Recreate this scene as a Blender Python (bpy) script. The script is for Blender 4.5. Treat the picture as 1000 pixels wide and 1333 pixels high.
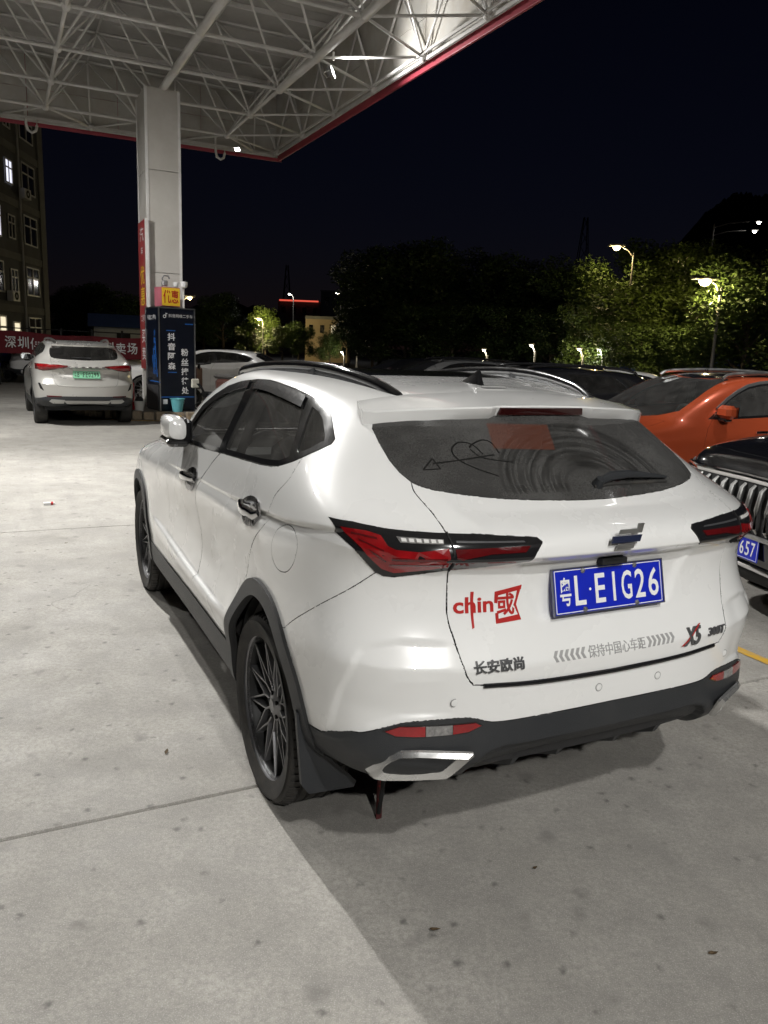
import bpy, bmesh, math, random
import numpy as np
from mathutils import Vector, Matrix
from mathutils.bvhtree import BVHTree

# ------------------------------------------------------------------ scene, camera, sky, exposure
for _o in list(bpy.data.objects):
    bpy.data.objects.remove(_o)
SC = bpy.context.scene
COL = SC.collection
rad = math.radians

CAM_H, PITCH, ROLL, FPX = 1.674, .2069, .0404, 1015.7
cam_data = bpy.data.cameras.new('camera')
cam = bpy.data.objects.new('camera', cam_data)
COL.objects.link(cam)
cam_data.sensor_fit = 'VERTICAL'
cam_data.sensor_height = 36.0
cam_data.lens = 36.0 * FPX / 1333.0
cam_data.clip_start, cam_data.clip_end = .05, 2000
_f = Vector((0, math.cos(PITCH), -math.sin(PITCH)))
_r = Vector((1, 0, 0)); _u = _r.cross(_f)
_R = math.cos(ROLL) * _r + math.sin(ROLL) * _u
_U = -math.sin(ROLL) * _r + math.cos(ROLL) * _u
_m = Matrix((_R, _U, -_f)).transposed().to_4x4()
_m.translation = (0, 0, CAM_H)
cam.matrix_world = _m
SC.camera = cam

SC.view_settings.view_transform = 'Standard'
SC.view_settings.look = 'None'
SC.view_settings.exposure = .08
SC.view_settings.gamma = 1
SC.view_settings.use_curve_mapping = False
SC.render.engine = 'CYCLES'
SC.cycles.use_denoising = True
SC.cycles.max_bounces = 8
SC.cycles.diffuse_bounces = 3
SC.cycles.glossy_bounces = 4
SC.cycles.transmission_bounces = 6
SC.cycles.transparent_max_bounces = 16
SC.cycles.caustics_reflective = False
SC.cycles.caustics_refractive = False
SC.cycles.sample_clamp_indirect = 4.0
SC.cycles.use_light_tree = True

world = bpy.data.worlds.new('World')
SC.world = world
world.use_nodes = True
_nt = world.node_tree
_sky = _nt.nodes.new('ShaderNodeTexSky')
_sky.sky_type = 'NISHITA'
_sky.sun_disc = False
_sky.sun_elevation = rad(30)
_sky.ozone_density = 8
_sky.dust_density = 0
_sky.air_density = 1.5
_sky.sun_rotation = rad(200)
_bg = _nt.nodes['Background']
_tint = _nt.nodes.new('ShaderNodeMix'); _tint.data_type = 'RGBA'; _tint.blend_type = 'MULTIPLY'
_tint.inputs[0].default_value = 1; _tint.inputs[7].default_value = (1., .62, .92, 1)      # tint turns the night blue slightly violet
_nt.links.new(_sky.outputs[0], _tint.inputs[6]); _nt.links.new(_tint.outputs[2], _bg.inputs[0])
_bg.inputs[1].default_value = .00072

# floodlight powers (watts), by place under the canopy, added fill lamps included
FL = dict(A=3800, B=1050, C=1700, E=3000, F=300, G=650, H=1900, I=850, J=450)

# ------------------------------------------------------------------ helpers
def tag(o, label=None, cat=None, group=None, kind=None):
    if label: o['label'] = label
    if cat: o['category'] = cat
    if group: o['group'] = group
    if kind: o['kind'] = kind
    return o

def empty(name, loc=(0, 0, 0), rz=0, label=None, cat=None, group=None):
    o = bpy.data.objects.new(name, None)
    COL.objects.link(o)
    o.empty_display_size = .2
    o.location = loc
    o.rotation_euler = (0, 0, rz)
    return tag(o, label, cat, group)

MATS = {}
def mat(name, col=(.5, .5, .5), rough=.5, metal=0., coat=0., var=0., vscale=3., bump=0., bscale=60., emit=None, estr=0., trans=0., ior=1.45, spec=.5, alpha=1., rvar=0., dirt=None, dscale=1.5, damt=.5):
    """one principled material with procedural colour variation, grain, wear and roughness"""
    if name in MATS: return MATS[name]
    m = bpy.data.materials.new(name); m.use_nodes = True
    nt = m.node_tree; b = nt.nodes['Principled BSDF']
    b.inputs['Base Color'].default_value = (*col, 1)
    b.inputs['Roughness'].default_value = rough
    b.inputs['Metallic'].default_value = metal
    b.inputs['Coat Weight'].default_value = coat
    b.inputs['Coat Roughness'].default_value = .04
    b.inputs['IOR'].default_value = ior
    b.inputs['Specular IOR Level'].default_value = spec
    b.inputs['Transmission Weight'].default_value = trans
    b.inputs['Alpha'].default_value = alpha
    L = nt.links.new
    if emit:
        b.inputs['Emission Color'].default_value = (*emit, 1)
        b.inputs['Emission Strength'].default_value = estr
    if var or bump or rvar or dirt:
        tc = nt.nodes.new('ShaderNodeTexCoord')
        src = None
        if var or rvar:
            n = nt.nodes.new('ShaderNodeTexNoise'); n.inputs['Scale'].default_value = vscale
            n.inputs['Detail'].default_value = 6; n.inputs['Roughness'].default_value = .6
            L(tc.outputs['Object'], n.inputs['Vector'])
            if var:
                mr = nt.nodes.new('ShaderNodeMapRange')
                mr.inputs[1].default_value = .3; mr.inputs[2].default_value = .7
                mr.inputs[3].default_value = 1 - var; mr.inputs[4].default_value = 1 + var
                L(n.outputs[0], mr.inputs[0])
                mx = nt.nodes.new('ShaderNodeMix'); mx.data_type = 'RGBA'; mx.blend_type = 'MULTIPLY'
                mx.inputs[0].default_value = 1; mx.inputs[6].default_value = (*col, 1)
                L(mr.outputs[0], mx.inputs[7]); src = mx.outputs[2]
            if rvar:
                m2 = nt.nodes.new('ShaderNodeMapRange')
                m2.inputs[1].default_value = .3; m2.inputs[2].default_value = .7
                m2.inputs[3].default_value = max(.02, rough - rvar); m2.inputs[4].default_value = rough + rvar
                L(n.outputs[0], m2.inputs[0]); L(m2.outputs[0], b.inputs['Roughness'])
        if dirt:
            n2 = nt.nodes.new('ShaderNodeTexNoise'); n2.inputs['Scale'].default_value = dscale
            n2.inputs['Detail'].default_value = 9; n2.inputs['Roughness'].default_value = .7
            L(tc.outputs['Object'], n2.inputs['Vector'])
            m3 = nt.nodes.new('ShaderNodeMapRange'); m3.inputs[1].default_value = .42; m3.inputs[2].default_value = .78
            m3.inputs[3].default_value = 0; m3.inputs[4].default_value = damt
            L(n2.outputs[0], m3.inputs[0])
            mx2 = nt.nodes.new('ShaderNodeMix'); mx2.data_type = 'RGBA'
            L(m3.outputs[0], mx2.inputs[0])
            if src: L(src, mx2.inputs[6])
            else: mx2.inputs[6].default_value = (*col, 1)
            mx2.inputs[7].default_value = (*dirt, 1)
            src = mx2.outputs[2]
        if src: L(src, b.inputs['Base Color'])
        if bump:
            n3 = nt.nodes.new('ShaderNodeTexNoise'); n3.inputs['Scale'].default_value = bscale
            n3.inputs['Detail'].default_value = 4
            L(tc.outputs['Object'], n3.inputs['Vector'])
            bp = nt.nodes.new('ShaderNodeBump'); bp.inputs['Strength'].default_value = bump
            bp.inputs['Distance'].default_value = .01
            L(n3.outputs[0], bp.inputs['Height']); L(bp.outputs[0], b.inputs['Normal'])
    MATS[name] = m
    return m

def glass_mat(name, tint=(.5, .5, .5), opacity=.4, rough=.03, dust=0.):
    """thin car glass: part clear view-through, part reflection, a film of dust"""
    if name in MATS: return MATS[name]
    m = bpy.data.materials.new(name); m.use_nodes = True
    nt = m.node_tree; nt.nodes.clear(); L = nt.links.new
    out = nt.nodes.new('ShaderNodeOutputMaterial')
    tr = nt.nodes.new('ShaderNodeBsdfTransparent'); tr.inputs[0].default_value = (*tint, 1)
    gl = nt.nodes.new('ShaderNodeBsdfGlossy'); gl.inputs['Roughness'].default_value = rough
    fr = nt.nodes.new('ShaderNodeFresnel'); fr.inputs[0].default_value = 1.5
    mx = nt.nodes.new('ShaderNodeMixShader')
    L(fr.outputs[0], mx.inputs[0]); L(tr.outputs[0], mx.inputs[1]); L(gl.outputs[0], mx.inputs[2])
    last = mx.outputs[0]
    if dust:
        df = nt.nodes.new('ShaderNodeBsdfDiffuse'); df.inputs[0].default_value = (.42, .41, .39, 1)
        tc = nt.nodes.new('ShaderNodeTexCoord'); n = nt.nodes.new('ShaderNodeTexNoise')
        n.inputs['Scale'].default_value = 9; n.inputs['Detail'].default_value = 8
        L(tc.outputs['Object'], n.inputs['Vector'])
        mr = nt.nodes.new('ShaderNodeMapRange'); mr.inputs[1].default_value = .3; mr.inputs[2].default_value = .7
        mr.inputs[3].default_value = dust * .6; mr.inputs[4].default_value = dust * 1.3
        L(n.outputs[0], mr.inputs[0])
        m2 = nt.nodes.new('ShaderNodeMixShader')
        L(mr.outputs[0], m2.inputs[0]); L(last, m2.inputs[1]); L(df.outputs[0], m2.inputs[2]); last = m2.outputs[0]
    L(last, out.inputs[0])
    MATS[name] = m
    return m

def link(name, me, m=None, parent=None, smooth=False):
    o = bpy.data.objects.new(name, me)
    COL.objects.link(o)
    if m is not None:
        me.materials.clear(); me.materials.append(m)
    if parent is not None: o.parent = parent
    if smooth:
        me.shade_smooth()
    return o

def mk(name, V, F, m=None, parent=None, smooth=False):
    me = bpy.data.meshes.new(name)
    me.from_pydata([tuple(v) for v in V], [], F)
    me.validate()
    me.update()
    return link(name, me, m, parent, smooth)

class MB:
    """collects simple shapes for ONE mesh"""
    def __init__(s): s.v = []; s.f = []
    def add(s, V, F):
        k = len(s.v); s.v += [tuple(v) for v in V]; s.f += [tuple(i + k for i in q) for q in F]; return s
    def box(s, c, d, rz=0, M=None):
        x, y, z = d[0] / 2, d[1] / 2, d[2] / 2
        V = [(-x, -y, -z), (x, -y, -z), (x, y, -z), (-x, y, -z), (-x, -y, z), (x, -y, z), (x, y, z), (-x, y, z)]
        ca, sa = math.cos(rz), math.sin(rz)
        V = [(c[0] + ca * a - sa * b, c[1] + sa * a + ca * b, c[2] + e) for a, b, e in V]
        if M: V = [M @ Vector(v) for v in V]
        return s.add(V, [(0, 3, 2, 1), (4, 5, 6, 7), (0, 1, 5, 4), (1, 2, 6, 5), (2, 3, 7, 6), (3, 0, 4, 7)])
    def bbox(s, c, d, b, rz=0):
        """box with chamfered vertical and horizontal edges"""
        x, y, z = d[0] / 2, d[1] / 2, d[2] / 2
        ring = [(-x + b, -y), (x - b, -y), (x, -y + b), (x, y - b), (x - b, y), (-x + b, y), (-x, y - b), (-x, -y + b)]
        k = max(0, 1 - b / max(x, y)); ca, sa = math.cos(rz), math.sin(rz)
        V = []
        for zz, q in ((-z, 1), (-z + b, 0), (z - b, 0), (z, 1)):
            for a, e in ring:
                if q: a = max(-x + b, min(x - b, a)); e = max(-y + b, min(y - b, e)); 
                if q and abs(a) == x - b and abs(e) == y - b: pass
                V.append((a, e, zz))
        # inset rings keep eight corners distinct
        for i in (0, 3):
            for j, (a, e) in enumerate(ring):
                V[i * 8 + j] = (a * (1 - b / x * .9), e * (1 - b / y * .9), V[i * 8 + j][2])
        V = [(c[0] + ca * a - sa * e, c[1] + sa * a + ca * e, c[2] + w) for a, e, w in V]
        F = [tuple(range(7, -1, -1)), tuple(range(24, 32))]
        for i in range(3):
            for j in range(8):
                F.append((i * 8 + j, i * 8 + (j + 1) % 8, i * 8 + 8 + (j + 1) % 8, i * 8 + 8 + j))
        return s.add(V, F)
    def cyl(s, a, b, r, n=10, r2=None, cap=True):
        a, b = Vector(a), Vector(b); r2 = r if r2 is None else r2
        d = (b - a).normalized(); t = Vector((0, 0, 1)) if abs(d.z) < .9 else Vector((1, 0, 0))
        p = d.cross(t).normalized(); q = d.cross(p)
        V = []
        for c, rr in ((a, r), (b, r2)):
            V += [c + (p * math.cos(2 * math.pi * i / n) + q * math.sin(2 * math.pi * i / n)) * rr for i in range(n)]
        F = [(i, i + n, (i + 1) % n + n, (i + 1) % n) for i in range(n)]
        if cap: F += [tuple(range(n)), tuple(range(2 * n - 1, n - 1, -1))]
        return s.add(V, F)
    def tube(s, P, r, n=8, up=(0, 0, 1), sx=1., closed=False):
        """tube along a polyline; r may be a list; sx flattens it across"""
        P = [Vector(p) for p in P]; k = len(P); V = []; up = Vector(up)
        for i, p in enumerate(P):
            d = (P[min(i + 1, k - 1)] - P[max(i - 1, 0)]) if not closed else (P[(i + 1) % k] - P[i - 1])
            d.normalize()
            a = d.cross(up)
            if a.length < 1e-4: a = d.cross(Vector((1, 0, .1)))
            a.normalize(); b = a.cross(d).normalized()
            rr = r[i] if isinstance(r, (list, tuple)) else r
            V += [p + (a * math.cos(2 * math.pi * j / n) * sx + b * math.sin(2 * math.pi * j / n)) * rr for j in range(n)]
        F = []
        for i in range(k if closed else k - 1):
            i2 = (i + 1) % k
            for j in range(n):
                F.append((i * n + j, i * n + (j + 1) % n, i2 * n + (j + 1) % n, i2 * n + j))
        if not closed: F += [tuple(range(n - 1, -1, -1)), tuple(range((k - 1) * n, k * n))]
        return s.add(V, F)
    def lathe(s, prof, n=24, M=None, cap=False):
        """profile [(r, h)] turned about z, then moved by M"""
        V = []; M = M or Matrix.Identity(4)
        for r, h in prof:
            V += [M @ Vector((r * math.cos(2 * math.pi * i / n), r * math.sin(2 * math.pi * i / n), h)) for i in range(n)]
        F = []
        for k in range(len(prof) - 1):
            for i in range(n):
                F.append((k * n + i, k * n + (i + 1) % n, (k + 1) * n + (i + 1) % n, (k + 1) * n + i))
        if cap: F += [tuple(range(n - 1, -1, -1)), tuple(range((len(prof) - 1) * n, len(prof) * n))]
        return s.add(V, F)
    def prism(s, poly, M, h):
        """2-D polygon extruded by h, placed by matrix M"""
        n = len(poly)
        V = [M @ Vector((a, b, 0)) for a, b in poly] + [M @ Vector((a, b, h)) for a, b in poly]
        F = [tuple(range(n - 1, -1, -1)), tuple(range(n, 2 * n))]
        F += [(i, (i + 1) % n, (i + 1) % n + n, i + n) for i in range(n)]
        return s.add(V, F)
    def build(s, name, m=None, parent=None, smooth=False, bevel=0.):
        o = mk(name, s.v, s.f, m, parent, smooth)
        if bevel:
            bm = bmesh.new(); bm.from_mesh(o.data)
            bmesh.ops.remove_doubles(bm, verts=bm.verts, dist=1e-5)
            ed = [e for e in bm.edges if len(e.link_faces) == 2 and e.calc_face_angle(0) > .6]
            bmesh.ops.bevel(bm, geom=ed, offset=bevel, segments=2, affect='EDGES', profile=.6, clamp_overlap=True)
            bm.to_mesh(o.data); bm.free(); o.data.update()
        if smooth: auto_smooth(o)
        return o

def auto_smooth(o, ang=35):
    me = o.data; me.shade_smooth()
    bm = bmesh.new(); bm.from_mesh(me)
    for e in bm.edges:
        e.smooth = not (len(e.link_faces) != 2 or e.calc_face_angle(0) > rad(ang))
    bm.to_mesh(me); bm.free()

def text_mesh(s, size=1., align='CENTER', sx=1., bold=0., depth=0., spacing=1., shear=0.):
    """lettering as a flat mesh (vertices, faces) in the xy plane"""
    c = bpy.data.curves.new('lettering', 'FONT'); c.body = s; c.size = size
    c.align_x = align; c.align_y = 'CENTER'; c.offset = bold; c.extrude = depth; c.resolution_u = 3
    c.space_character = spacing; c.shear = shear
    o = bpy.data.objects.new('lettering', c); COL.objects.link(o)
    dg = bpy.context.evaluated_depsgraph_get(); dg.update()
    me = o.evaluated_get(dg).to_mesh()
    V = [(v.co.x * sx, v.co.y, v.co.z) for v in me.vertices]; F = [tuple(p.vertices) for p in me.polygons]
    o.evaluated_get(dg).to_mesh_clear()
    bpy.data.objects.remove(o); bpy.data.curves.remove(c)
    return V, F

def fit_text(s, w, h, **k):
    """lettering scaled to exactly w by h, centred"""
    V, F = text_mesh(s, **k)
    if not V: return V, F
    xs = [v[0] for v in V]; ys = [v[1] for v in V]
    a, b, c, d = min(xs), max(xs), min(ys), max(ys)
    return [((v[0] - (a + b) / 2) * w / max(1e-6, b - a), (v[1] - (c + d) / 2) * h / max(1e-6, d - c), v[2]) for v in V], F

def frame(o, x, y):
    """matrix with origin o and in-plane axes x, y"""
    x = Vector(x).normalized(); y = Vector(y); z = x.cross(y).normalized(); y = z.cross(x)
    M = Matrix((x, y, z)).transposed().to_4x4(); M.translation = o
    return M

def copy_tree(o, parent=None, loc=None, rz=None):
    c = o.copy(); COL.objects.link(c)
    if parent is not None: c.parent = parent
    if loc is not None: c.location = loc
    if rz is not None: c.rotation_euler[2] = rz
    for ch in list(o.children): copy_tree(ch, c)
    return c

# ------------------------------------------------------------------ car bodies: a control cage, subdivided, then cut into panels
def cage_mesh(rows, spine, level=4, crease=()):
    """rows[r][u] = (x>=0, y, z) from rear centre round the side to front centre; spine closes the roof.
    crease: {(r, u0, u1): w} sharpens the edges along row r."""
    V = []; F = []; E = {}
    R, U = len(rows), len(rows[0])
    idx = {}
    def vid(r, u, s):
        x, y, z = rows[r][u]
        key = (r, u, 0 if u in (0, U - 1) else s)
        if key not in idx:
            idx[key] = len(V); V.append((x * s if key[2] else 0., y, z))
        return idx[key]
    def sid(u):
        key = ('s', u)
        if key not in idx:
            idx[key] = len(V); V.append((0., *spine[u - 1]))
        return idx[key]
    for s in (-1, 1):
        for r in range(R - 1):
            for u in range(U - 1):
                q = (vid(r, u, s), vid(r, u + 1, s), vid(r + 1, u + 1, s), vid(r + 1, u, s))
                F.append(q if s > 0 else q[::-1])
        r = R - 1
        for u in range(U - 1):
            if u == 0: q = (vid(r, 0, s), vid(r, 1, s), sid(1))
            elif u == U - 2: q = (vid(r, u, s), vid(r, u + 1, s), sid(u))
            else: q = (vid(r, u, s), vid(r, u + 1, s), sid(u + 1), sid(u))
            F.append(q if s > 0 else q[::-1])
    me = bpy.data.meshes.new('cage'); me.from_pydata(V, [], F); me.update()
    cr = {}
    for r, u0, u1, w in crease:
        for s in (-1, 1):
            for u in range(u0, u1):
                cr[tuple(sorted((vid(r, u, s), vid(r, u + 1, s))))] = w
    if cr:
        at = me.attributes.new('crease_edge', 'FLOAT', 'EDGE')
        for e in me.edges:
            at.data[e.index].value = cr.get(tuple(sorted(e.vertices)), 0.)
    o = bpy.data.objects.new('cage', me); COL.objects.link(o)
    md = o.modifiers.new('s', 'SUBSURF'); md.levels = level; md.render_levels = level
    dg = bpy.context.evaluated_depsgraph_get(); dg.update()
    ev = o.evaluated_get(dg); m2 = ev.to_mesh()
    n = len(m2.vertices); co = np.empty(n * 3); m2.vertices.foreach_get('co', co); co = co.reshape(-1, 3)
    no = np.empty(n * 3); m2.vertices.foreach_get('normal', no); no = no.reshape(-1, 3)
    faces = [tuple(p.vertices) for p in m2.polygons]
    ev.to_mesh_clear(); bpy.data.objects.remove(o); bpy.data.meshes.remove(me)
    return co, no, faces

def surf_bvh(co, faces):
    return BVHTree.FromPolygons([tuple(c) for c in co], faces)

# rows from the underside up to the roof; stations from the rear centre (0) round the side to the front centre (14)
HERO = [
 # 0 underside edge
 [(0,-.60,.39),(.28,-.60,.39),(.50,-.57,.36),(.62,-.54,.355),(.72,-.49,.36),(.80,-.40,.36),(.84,-.15,.30),(.85,.35,.26),(.85,.95,.26),(.85,1.6,.26),(.85,2.2,.26),(.84,2.75,.28),(.78,3.15,.27),(.5,3.38,.25),(0,3.44,.25)],
 # 1 lower edge
 [(0,-.78,.405),(.28,-.775,.405),(.50,-.745,.365),(.66,-.69,.35),(.79,-.61,.38),(.875,-.48,.41),(.915,-.18,.33),(.90,.35,.285),(.897,.95,.285),(.90,1.6,.285),(.915,2.2,.285),(.91,2.75,.30),(.84,3.25,.30),(.54,3.5,.30),(0,3.56,.30)],
 # 2
 [(0,-.85,.50),(.28,-.845,.50),(.50,-.83,.48),(.68,-.775,.475),(.82,-.675,.50),(.905,-.50,.53),(.935,-.18,.42),(.915,.35,.37),(.912,.95,.37),(.915,1.6,.37),(.93,2.2,.37),(.925,2.75,.40),(.86,3.28,.40),(.56,3.54,.40),(0,3.60,.40)],
 # 3 paint edge of the bumper
 [(0,-.85,.60),(.28,-.845,.60),(.50,-.82,.605),(.69,-.755,.62),(.83,-.655,.635),(.91,-.51,.64),(.935,-.18,.52),(.918,.35,.45),(.915,.95,.45),(.918,1.6,.45),(.93,2.2,.45),(.925,2.75,.50),(.865,3.28,.50),(.565,3.55,.50),(0,3.61,.50)],
 # 4
 [(0,-.845,.68),(.28,-.84,.68),(.50,-.82,.685),(.69,-.765,.69),(.83,-.67,.70),(.915,-.52,.71),(.945,-.18,.63),(.955,.35,.56),(.955,.95,.56),(.955,1.6,.56),(.945,2.2,.56),(.935,2.75,.62),(.87,3.28,.60),(.57,3.56,.60),(0,3.62,.60)],
 # 5 crease of the tailgate foot
 [(0,-.845,.765),(.28,-.84,.765),(.50,-.825,.77),(.69,-.775,.775),(.83,-.685,.78),(.92,-.53,.79),(.945,-.18,.72),(.905,.35,.66),(.902,.95,.66),(.91,1.6,.66),(.935,2.2,.66),(.935,2.75,.72),(.87,3.27,.70),(.575,3.56,.70),(0,3.62,.70)],
 # 6
 [(0,-.80,.865),(.28,-.795,.865),(.50,-.77,.87),(.67,-.715,.88),(.80,-.63,.89),(.90,-.49,.90),(.935,-.18,.82),(.892,.35,.77),(.888,.95,.77),(.898,1.6,.77),(.93,2.2,.78),(.93,2.75,.81),(.865,3.25,.78),(.575,3.54,.79),(0,3.60,.79)],
 # 7
 [(0,-.775,.97),(.28,-.77,.97),(.50,-.745,.97),(.66,-.695,.98),(.79,-.615,.985),(.89,-.49,1.00),(.93,-.18,.93),(.91,.35,.89),(.91,.95,.88),(.915,1.6,.87),(.925,2.2,.87),(.92,2.75,.885),(.85,3.23,.86),(.57,3.51,.86),(0,3.57,.86)],
 # 8
 [(0,-.79,1.055),(.28,-.785,1.055),(.50,-.765,1.055),(.66,-.715,1.055),(.79,-.63,1.06),(.89,-.49,1.07),(.93,-.18,1.01),(.925,.35,.97),(.925,.95,.96),(.925,1.6,.94),(.92,2.2,.93),(.905,2.75,.935),(.82,3.2,.92),(.56,3.47,.92),(0,3.53,.92)],
 # 9 ledge under the lamps
 [(0,-.845,1.095),(.28,-.84,1.095),(.50,-.815,1.095),(.66,-.755,1.095),(.795,-.655,1.10),(.89,-.49,1.115),(.92,-.18,1.065),(.918,.35,1.02),(.918,.95,1.01),(.915,1.6,.99),(.90,2.2,.985),(.87,2.75,.985),(.74,3.12,.97),(.52,3.35,.97),(0,3.42,.97)],
 # 10
 [(0,-.84,1.155),(.28,-.83,1.155),(.50,-.80,1.155),(.66,-.735,1.16),(.785,-.63,1.165),(.87,-.46,1.175),(.895,-.18,1.13),(.89,.35,1.09),(.89,.95,1.08),(.885,1.6,1.065),(.86,2.15,1.055),(.78,2.65,1.035),(.62,2.95,1.02),(.42,3.05,1.02),(0,3.1,1.025)],
 # 11 belt
 [(0,-.725,1.205),(.28,-.715,1.205),(.50,-.68,1.21),(.65,-.61,1.215),(.765,-.50,1.22),(.84,-.33,1.225),(.86,-.08,1.20),(.862,.40,1.17),(.862,.95,1.155),(.85,1.52,1.14),(.825,2.06,1.11),(.62,2.3,1.085),(.46,2.4,1.085),(.28,2.45,1.09),(0,2.48,1.09)],
 # 12
 [(0,-.625,1.27),(.28,-.61,1.27),(.48,-.575,1.27),(.61,-.505,1.28),(.715,-.39,1.285),(.785,-.22,1.29),(.805,.02,1.28),(.812,.42,1.26),(.812,.95,1.25),(.805,1.47,1.24),(.79,1.92,1.22),(.57,2.05,1.18),(.42,2.14,1.17),(.25,2.18,1.17),(0,2.2,1.17)],
 # 13
 [(0,-.50,1.37),(.28,-.48,1.37),(.45,-.445,1.37),(.565,-.375,1.375),(.645,-.265,1.38),(.70,-.10,1.385),(.72,.10,1.39),(.735,.45,1.385),(.735,.92,1.38),(.745,1.38,1.385),(.735,1.74,1.37),(.51,1.78,1.32),(.38,1.86,1.31),(.22,1.9,1.31),(0,1.91,1.31)],
 # 14
 [(0,-.39,1.46),(.28,-.37,1.46),(.43,-.33,1.455),(.53,-.255,1.46),(.59,-.145,1.465),(.625,.02,1.475),(.645,.20,1.49),(.655,.5,1.50),(.655,.90,1.50),(.66,1.22,1.505),(.645,1.47,1.495),(.48,1.56,1.46),(.34,1.57,1.445),(.2,1.6,1.445),(0,1.61,1.445)],
 # 15 roof edge
 [(0,-.29,1.505),(.26,-.27,1.505),(.39,-.235,1.50),(.475,-.17,1.505),(.53,-.07,1.51),(.555,.07,1.525),(.575,.25,1.54),(.585,.52,1.555),(.585,.84,1.555),(.58,1.08,1.56),(.545,1.24,1.55),(.41,1.33,1.535),(.29,1.33,1.52),(.17,1.35,1.52),(0,1.36,1.52)],
 # 16
 [(0,-.13,1.535),(.20,-.12,1.535),(.29,-.08,1.535),(.34,-.03,1.54),(.37,.05,1.545),(.39,.16,1.555),(.40,.3,1.565),(.405,.52,1.575),(.405,.75,1.58),(.39,.88,1.575),(.35,.98,1.57),(.27,1.05,1.565),(.19,1.09,1.565),(.1,1.11,1.565),(0,1.12,1.565)],
]
for _r in HERO:
    for _k in range(5, 12):
        x, y, z = _r[_k]; _r[_k] = (x - .022 * min(1, max(0, (1.25 - z) / .15)), y, z)
HERO_SPINE = [(.03,1.550),(.11,1.554),(.19,1.558),(.26,1.562),(.33,1.566),(.41,1.569),(.5,1.572),(.59,1.575),(.67,1.577),(.74,1.577),(.81,1.575),(.88,1.574),(.96,1.573)]
HERO_CREASE = [(9,0,4,.92),(9,4,7,.7),(9,7,8,.3),(8,0,4,.35),(11,0,3,.7),(11,3,4,.4),(4,7,10,.45),(5,0,4,.7),(5,4,5,.4),(3,0,5,.35),(2,0,5,.4)]

def in_poly(px, py, poly):
    """vectorised point in polygon"""
    px = np.asarray(px); py = np.asarray(py); ins = np.zeros(px.shape, bool)
    n = len(poly)
    for i in range(n):
        x1, y1 = poly[i]; x2, y2 = poly[(i + 1) % n]
        if y1 == y2: continue
        c = ((y1 > py) != (y2 > py)) & (px < (x2 - x1) * (py - y1) / (y2 - y1) + x1)
        ins ^= c
    return ins

def smooth_line(P, n=6, closed=False):
    """Catmull-Rom through 2-D or 3-D points"""
    P = [np.array(p, float) for p in P]; k = len(P); out = []
    for i in range(k if closed else k - 1):
        p1, p2 = P[i], P[(i + 1) % k]
        p0 = P[i - 1] if (i > 0 or closed) else 2 * p1 - p2
        p3 = P[(i + 2) % k] if (i + 2 < k or closed) else 2 * p2 - p1
        for j in range(n):
            t = j / n
            out.append(.5 * (2 * p1 + (p2 - p0) * t + (2 * p0 - 5 * p1 + 4 * p2 - p3) * t * t + (3 * p1 - p0 - 3 * p2 + p3) * t ** 3))
    if not closed: out.append(P[-1])
    return [tuple(p) for p in out]

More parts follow.
